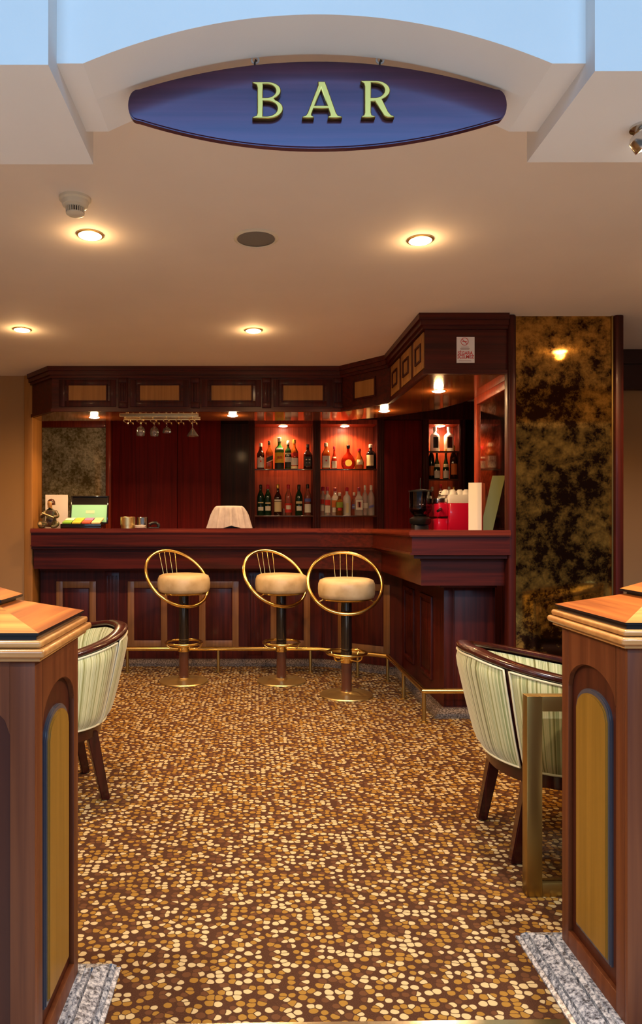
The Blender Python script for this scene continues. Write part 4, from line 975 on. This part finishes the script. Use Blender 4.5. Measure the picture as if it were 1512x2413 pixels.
# hanging glass rack
YR = 5.66
t = thing('glass_rack', 'gilt rack of hooks for glasses hung under the bar canopy', 'glass rack', (PX(380, YR), YR, FB))
xl, xr = PX(287, YR), PX(470, YR)
bm = B(); box(bm, xl, xr, YR-0.10, YR-0.085, FB-0.016, FB-0.002, 0.004); box(bm, xl, xr, YR+0.085, YR+0.10, FB-0.016, FB-0.002, 0.004); obj('crossbar', bm, 'gilt', t)
RX_ = [303, 334, 365, 395, 424, 455]
for px in RX_:
    x = PX(px, YR); bm = B()
    for s in (-1, 1): tube(bm, [(x+s*0.020, YR-0.115, FB-0.052), (x+s*0.020, YR+0.115, FB-0.052)], 0.0035, 8)
    for yy in (YR-0.092, YR+0.092):
        tube(bm, [(x, yy, FB-0.01), (x, yy, FB-0.035)], 0.005, 8); tube(bm, [(x-0.020, yy, FB-0.052), (x-0.020, yy, FB-0.036), (x+0.020, yy, FB-0.036), (x+0.020, yy, FB-0.052)], 0.0035, 8)
    obj('rail_hook', bm, 'gilt', t)
def stem(label, px, kind, dy):
    x = PX(px, YR); zf = FB-0.0485
    if kind == 'wine': prof = [(0.0, 0.004), (0.030, 0.001), (0.031, 0.0), (0.026, -0.001), (0.006, -0.005), (0.0035, -0.010), (0.0035, -0.030), (0.010, -0.038), (0.026, -0.050), (0.034, -0.070), (0.035, -0.088), (0.030, -0.115), (0.0285, -0.115), (0.033, -0.088), (0.032, -0.070), (0.024, -0.052), (0.0, -0.043)]
    elif kind == 'coupe': prof = [(0.0, 0.004), (0.030, 0.001), (0.031, 0.0), (0.026, -0.001), (0.006, -0.005), (0.0035, -0.010), (0.0035, -0.044), (0.012, -0.048), (0.028, -0.060), (0.036, -0.082), (0.0355, -0.090), (0.034, -0.090), (0.034, -0.082), (0.026, -0.062), (0.0, -0.051)]
    else: prof = [(0.0, 0.004), (0.030, 0.001), (0.031, 0.0), (0.026, -0.001), (0.006, -0.005), (0.0035, -0.010), (0.0035, -0.050), (0.008, -0.056), (0.050, -0.118), (0.0485, -0.118), (0.006, -0.060), (0.0, -0.058)]
    bm = B(); lathe(bm, prof, 28, Matrix.Translation((x, YR+dy, zf+0.0)))
    tag(obj('stem_glass', bm, 'stemware', smooth=60), label, 'glass', 'glasses hanging from the rack')
stem('round wine glass hanging upside down, first on the rack from the figurine side', 334, 'wine', -0.05)
stem('round wine glass hanging upside down next to the shallow coupe', 365, 'wine', -0.03)
stem('shallow coupe glass hanging upside down between wine glass and empty hook', 395, 'coupe', -0.05)
stem('cone-shaped martini glass hanging upside down by itself', 455, 'martini', -0.05)

# seated figurine
def skin_mesh(verts, edges, radii, root=0, sub=2):
    me = bpy.data.meshes.new('tmp_skin'); me.from_pydata(verts, edges, []); o = bpy.data.objects.new('tmp_skin', me); COL.objects.link(o)
    o.modifiers.new('s', 'SKIN'); sv = me.skin_vertices[0].data
    for i, r in enumerate(radii): sv[i].radius = (r, r)
    for i in range(len(radii)): sv[i].use_root = (i == root)
    m = o.modifiers.new('u', 'SUBSURF'); m.levels = sub; m.render_levels = sub
    out = evalmesh(o); bpy.data.objects.remove(o); bpy.data.meshes.remove(me); return out
fx = cx_(121)
t = thing('seated_figurine', 'small glazed figurine of a seated musician at the counter end', 'figurine', (fx, YC-0.02, CT))
Vv = [(0, 0.01, 0.045), (0, 0.012, 0.085), (0, 0.005, 0.125), (0, -0.005, 0.152), (-0.002, -0.012, 0.172), (-0.002, -0.016, 0.200), (-0.002, -0.012, 0.224),
      (0.042, 0.0, 0.132), (0.066, -0.02, 0.095), (0.035, -0.06, 0.092), (-0.045, 0.0, 0.130), (-0.072, -0.022, 0.092), (-0.025, -0.062, 0.112),
      (0.030, -0.005, 0.035), (0.075, -0.055, 0.042), (0.060, -0.075, 0.014), (0.025, -0.085, 0.012), (-0.030, -0.005, 0.035), (-0.075, -0.055, 0.042), (-0.060, -0.078, 0.014), (-0.025, -0.088, 0.012)]
Ee = [(0, 1), (1, 2), (2, 3), (3, 4), (4, 5), (5, 6), (2, 7), (7, 8), (8, 9), (2, 10), (10, 11), (11, 12), (0, 13), (13, 14), (14, 15), (15, 16), (0, 17), (17, 18), (18, 19), (19, 20)]
Rr = [0.040, 0.038, 0.036, 0.020, 0.016, 0.025, 0.017, 0.020, 0.017, 0.011, 0.020, 0.017, 0.011, 0.026, 0.022, 0.016, 0.012, 0.026, 0.022, 0.016, 0.012]
me = skin_mesh(Vv, Ee, Rr); bm = B(); bm.from_mesh(me); bpy.data.meshes.remove(me)
zmin = min(v.co.z for v in bm.verts); 
for v in bm.verts: v.co.z = max(0.0, v.co.z) 
for f in bm.faces: f.material_index = 1 if f.calc_center_median().z > 0.165 else 0
obj('body', bm, ['figurine_glaze', 'figurine_skin'], t, 80, world=False)
bm = B(); lathe(bm, [(0.031, 0.196), (0.032, 0.206), (0.030, 0.226), (0.018, 0.243), (0.0, 0.248)], 20, Matrix.Translation((0.004, 0.006, -0.006))); obj('hair', bm, 'brown_lacquer', t, 60, world=False)
bm = B(); tube(bm, [(0.045, -0.066, 0.088), (-0.05, -0.07, 0.125)], 0.006, 8); obj('flute', bm, 'gilt', t, 60, world=False)
bm = B(); box(bm, PX(107, 5.84), PX(160, 5.84), 5.838, 5.842, CT, PZ(1166, 5.84)); bm2 = B()
t = tag(obj('paper_card', bm, 'white_card', smooth=0), 'white paper card standing behind the seated figurine', 'card')
# tea box
t = thing('tea_box', 'open dark tea box with pale green lid lining and coloured sachets', 'box', (cx_(200), YC, CT))
w = 0.5*(250-150)*YC/FPX
bm = B(); box(bm, -w, w-0.02, -0.10, 0.08, 0.0, 0.038, 0.003); obj('case', bm, 'black_lacquer', t, world=False)
Mt = Matrix.Translation((0.012, 0.082, 0.04)) @ Matrix.Rotation(math.radians(-12), 4, 'X')
hl = 0.235; lw = 0.5*(250-163)*YC/FPX
bm = B(); frame_boxes(bm, -lw-0.006, lw+0.006, 0, hl, 0.010, -0.012, 0.016, Mt, 0.002); box(bm, -lw, lw, 0.008, 0.016, 0.005, hl-0.005, 0, 0, Mt); obj('lid', bm, 'black_lacquer', t, world=False)
bm = B(); box(bm, -lw+0.004, lw-0.004, 0.002, 0.008, 0.010, hl-0.075, 0, 0, Mt); obj('lid_lining', bm, 'green_felt', t, world=False)  # lining stops short so the black band above imitates shade inside the lid
bm = B(); box(bm, -0.03, 0.042, 0.0005, 0.002, 0.085, 0.112, 0, 0, Mt); obj('lining_plaque', bm, 'green_light', t, world=False)
cols = ['tea_green', 'tea_yellow', 'tea_red', 'tea_cream', 'tea_white', 'tea_yellow', 'tea_violet', 'tea_cream']
Mp = Matrix.Translation((0, -0.095, 0.036)) @ Matrix.Rotation(math.radians(14), 4, 'X')
for r in range(2):
    for c in range(4):
        bm = B(); x0_ = -w+0.012+c*(2*w-0.035)/4
        box(bm, x0_, x0_+(2*w-0.035)/4-0.008, 0.005+r*0.085, 0.083+r*0.085, 0, 0.012, 0.003, 0, Mp); obj('sachet', bm, cols[r*4+c], t, world=False)
# tins, saucers and black hand tool
t = thing('metal_tin', 'round gold metal tin on the counter beside the saucers', 'tin', (cx_(301), YC, CT))
bm = B(); lathe(bm, [(0.054, 0.0), (0.054, 0.026), (0.0, 0.026)], 36); obj('base', bm, 'gilt', t, world=False)
bm = B(); lathe(bm, [(0.0, 0.026), (0.060, 0.026), (0.060, 0.090), (0.057, 0.094), (0.0, 0.094)], 36); obj('lid', bm, 'gilt', t, world=False)
bm = B(); lathe(bm, [(0.046, 0.0), (0.046, 0.088), (0.043, 0.092), (0.0, 0.092)], 36, Matrix.Translation((cx_(331)+0.005, YC+0.075, CT))); tag(obj('metal_tin', bm, 'steel'), 'round silver metal tin behind the saucers', 'tin')
for k in range(2):
    bm = B(); z0_ = CT+k*0.0135; xx = cx_(332); r_ = 0.046
    lathe(bm, [(0.030, 0.0), (0.044, 0.007), (r_, 0.011), (r_, 0.0135), (0.038, 0.0085), (0.0, 0.006)], 32, Matrix.Translation((xx, YC-0.035, z0_)))
    tag(obj('saucer', bm, 'porcelain'), ('lower' if k == 0 else 'upper')+' white saucer of the stack beside the gold tin', 'saucer', 'stacked saucers on the counter')
t = thing('stapler', 'small black stapler with arched arm on the counter', 'stapler', (cx_(363), YC-0.01, CT))
bm = B(); box(bm, -0.045, 0.045, -0.018, 0.018, 0.0, 0.010, 0.003); obj('base', bm, 'plastic_black', t, world=False)
bm = B(); tube(bm, [(0.038, 0, 0.010), (0.036, 0, 0.030), (0.018, 0, 0.046), (-0.012, 0, 0.044), (-0.036, 0, 0.032)], 0.013, 10); obj('arm', bm, 'plastic_black', t, 60, world=False)
# cloth draped over a box
t = thing('draped_napkin', 'white napkin draped over a box on the counter', 'napkin', (cx_(540), YC+0.02, CT))
bm = B(); rows = []; nseg = 144
for j, (f, z) in enumerate([(0.0, 0.183), (0.5, 0.184), (0.85, 0.182), (0.95, 0.176), (1.0, 0.165), (1.05, 0.145), (1.12, 0.11), (1.20, 0.07), (1.27, 0.035), (1.34, 0.002)]):
    row = []
    for i in range(nseg):
        a = 2*PI*i/nseg; c, s = math.cos(a), math.sin(a); k = (abs(c)**4+abs(s)**4)**(-0.25)
        wv = min(1.0, max(0, f-0.98)/0.12)*(0.095*math.sin(a*21+0.6)+0.060*math.sin(a*12+1))+max(0, f-1.05)*0.10*math.sin(a*9)
        r = f*(1+wv)
        zz = z
        if j >= 6 and math.sin(a) < -0.75: zz = z+0.022*(j-5)/4*max(0, 1-abs(c-0.12)/0.4)
        row.append(bm.verts.new((0.122*k*c*r, 0.085*k*s*r, zz)))
    rows.append(row)
for a, b_ in zip(rows, rows[1:]):
    for i in range(nseg): bm.faces.new((a[i], a[(i+1) % nseg], b_[(i+1) % nseg], b_[i]))
bmesh.ops.remove_doubles(bm, verts=bm.verts, dist=1e-5); bmesh.ops.recalc_face_normals(bm, faces=bm.faces); obj('cloth', bm, 'napkin', t, 80, world=False)
bm = B(); box(bm, -0.105, 0.105, -0.07, 0.07, 0.0, 0.176, 0.01); obj('box', bm, 'plastic_black', t, world=False)

# ------------------------------------------------------------------ coffee corner
WZ = 0.90
t = thing('work_bench', 'low wooden work bench behind the bar under the coffee machine', 'bench', (1.75, 5.85, 0))
bm = B(); box(bm, 1.30, 2.20, 5.58, 6.15, WZ-0.04, WZ); obj('top', bm, 'mahogany_gloss', t)
bm = B(); box(bm, 1.33, 2.17, 5.62, 6.12, 0, WZ-0.04); obj('body', bm, 'mahogany', t)
YM = 5.80
t = thing('coffee_grinder', 'black coffee grinder with clear bean hopper beside the red machine', 'coffee grinder', (PX(990, YM), YM, WZ))
s = YM/FPX; zc_ = lambda py: PZ(py, YM)-WZ
bm = B(); box(bm, -0.075, 0.075, -0.09, 0.09, 0.0, 0.03, 0.006); box(bm, -0.06, 0.06, -0.05, 0.08, 0.03, zc_(1236), 0.010); lathe(bm, [(0.075, zc_(1236)), (0.088, zc_(1230)), (0.088, zc_(1222)), (0.05, zc_(1216))], 32); obj('body', bm, 'plastic_black', t, world=False)
bm = B(); rt = 26*s; lathe(bm, [(0.045, zc_(1221)), (0.055, zc_(1216)), (rt*0.98, zc_(1204)), (rt, zc_(1196)), (rt, zc_(1159)), (rt-0.003, zc_(1159)), (rt-0.003, zc_(1196)), (0.05, zc_(1213)), (0.0, zc_(1217))], 36); obj('hopper', bm, 'hopper_glass', t, 40, world=False)
bm = B(); lathe(bm, [(0.0, zc_(1215)), (0.05, zc_(1211)), (rt-0.006, zc_(1200)), (rt-0.006, zc_(1194)), (0.03, zc_(1190)), (0.0, zc_(1191))], 32); obj('beans', bm, 'beans', t, 40, world=False)
bm = B(); lathe(bm, [(0.0, zc_(1159)), (rt+0.004, zc_(1159)), (rt+0.004, zc_(1156)), (0.02, zc_(1153)), (0.0, zc_(1152))], 36); lathe(bm, [(0.004, zc_(1153)), (0.005, zc_(1140)), (0.003, zc_(1127)), (0.0, zc_(1125))], 12); obj('hopper_lid', bm, 'plastic_black', t, 40, world=False)
t = thing('coffee_machine', 'red enamel coffee machine with white cups piled on top', 'coffee machine', (PX(1085, YM), YM, WZ))
x0_, xm, x1_ = (1020-1085)*s, (1043-1085)*s, 0.24
bm = B(); box(bm, xm, x1_, -0.20, 0.20, zc_(1243)-0.05, zc_(1187), 0.012); obj('housing', bm, 'red_enamel', t, world=False)
bm = B(); box(bm, xm+0.005, x1_-0.005, -0.19, 0.19, zc_(1187), zc_(1168), 0.004); obj('cup_tray', bm, 'porcelain', t, world=False)
bm = B(); box(bm, x0_, xm-0.002, -0.17, 0.15, zc_(1218), zc_(1187), 0.010); obj('group_head', bm, 'red_enamel', t, world=False)
bm = B(); box(bm, x0_-0.005, xm-0.002, -0.14, 0.14, zc_(1187), zc_(1175), 0.006); obj('grille', bm, 'steel', t, world=False)
bm = B(); box(bm, x0_, xm-0.002, -0.16, 0.16, zc_(1243)-0.06, zc_(1222), 0.006); obj('drip_tray', bm, 'red_enamel', t, world=False)
bm = B(); box(bm, x0_, x1_, -0.19, 0.19, 0.0, zc_(1243)-0.05, 0.006); obj('base', bm, 'plastic_black', t, world=False)
bm = B(); tube(bm, [(x0_+0.02, -0.17, zc_(1200)), (x0_-0.01, -0.24, zc_(1203)), (x0_-0.03, -0.26, zc_(1206))], 0.010, 10); obj('lever', bm, 'plastic_black', t, 60, world=False)
def cup(x, y, z, label, ry):
    t = thing('coffee_cup', label, 'cup', (x, y, z), ry, 'white cups on the coffee machine')
    bm = B(); lathe(bm, [(0.036, 0.0), (0.0375, 0.004), (0.033, 0.022), (0.020, 0.042), (0.017, 0.045), (0.0, 0.045)], 28); obj('bowl', bm, 'porcelain', t, 60, world=False)
    bm = B(); tube(bm, [(0.034, 0, 0.012), (0.050, 0, 0.014), (0.050, 0, 0.030), (0.028, 0, 0.034)], 0.0035, 8); obj('handle', bm, 'porcelain', t, 60, world=False)
zt_ = PZ(1168, YM)
for k, (px, y_, ry, lb) in enumerate(((1049, 5.70, 2.6, 'upturned white cup at the grinder end of the coffee machine'), (1066, 5.69, 3.6, 'second upturned white cup from the grinder on the coffee machine'), (1083, 5.70, 2.2, 'third upturned white cup from the grinder, near the cream menu'), (1098, 5.68, 1.0, 'upturned white cup half behind the cream menu card'))):
    cup(PX(px, y_), y_, zt_+0.0005, lb, ry)
# menus
YM2 = 4.22
s2 = YM2/FPX
t = thing('menu_card', 'tall cream menu with red back cover standing on the counter', 'menu', (PX(1118, YM2), YM2, CT))
hm = PZ(1138, YM2)-CT
bm = B(); box(bm, 0, 0.075, -0.002, 0.002, 0, hm, 0, 0, Matrix.Translation(((1101-1118)*s2, -0.02, 0)) @ Matrix.Rotation(math.radians(-12), 4, 'Z')); obj('front_leaf', bm, 'cream_card', t, 0, world=False)
bm = B(); box(bm, 0, 0.11, -0.002, 0.002, 0, hm, 0, 0, Matrix.Translation(((1101-1118)*s2+0.073, -0.037, 0)) @ Matrix.Rotation(math.radians(62), 4, 'Z')); obj('back_leaf', bm, 'red_card', t, 0, world=False)
t = thing('menu_folder', 'olive green menu folder standing like a tent by the side mirror', 'menu', (PX(1150, YM2), YM2, CT))
hm = PZ(1121, YM2)-CT
Ma = Matrix(((1, 0, 0.075/hm, -0.045), (0, 1, 0, 0), (0, 0, 1, 0), (0, 0, 0, 1)))
bm = B(); box(bm, -0.004, 0.070, -0.0025, 0.0025, 0, hm, 0, 0, Ma @ Matrix.Rotation(math.radians(-6), 4, 'Z')); obj('front_leaf', bm, 'olive_card', t, 0, world=False)
bm = B(); box(bm, -0.0025, 0.0025, 0.0, 0.12, 0, hm, 0, 0, Ma @ Matrix.Translation((0.066, 0, 0)) @ Matrix.Rotation(math.radians(-12), 4, 'Z')); obj('back_leaf', bm, 'olive_card', t, 0, world=False)
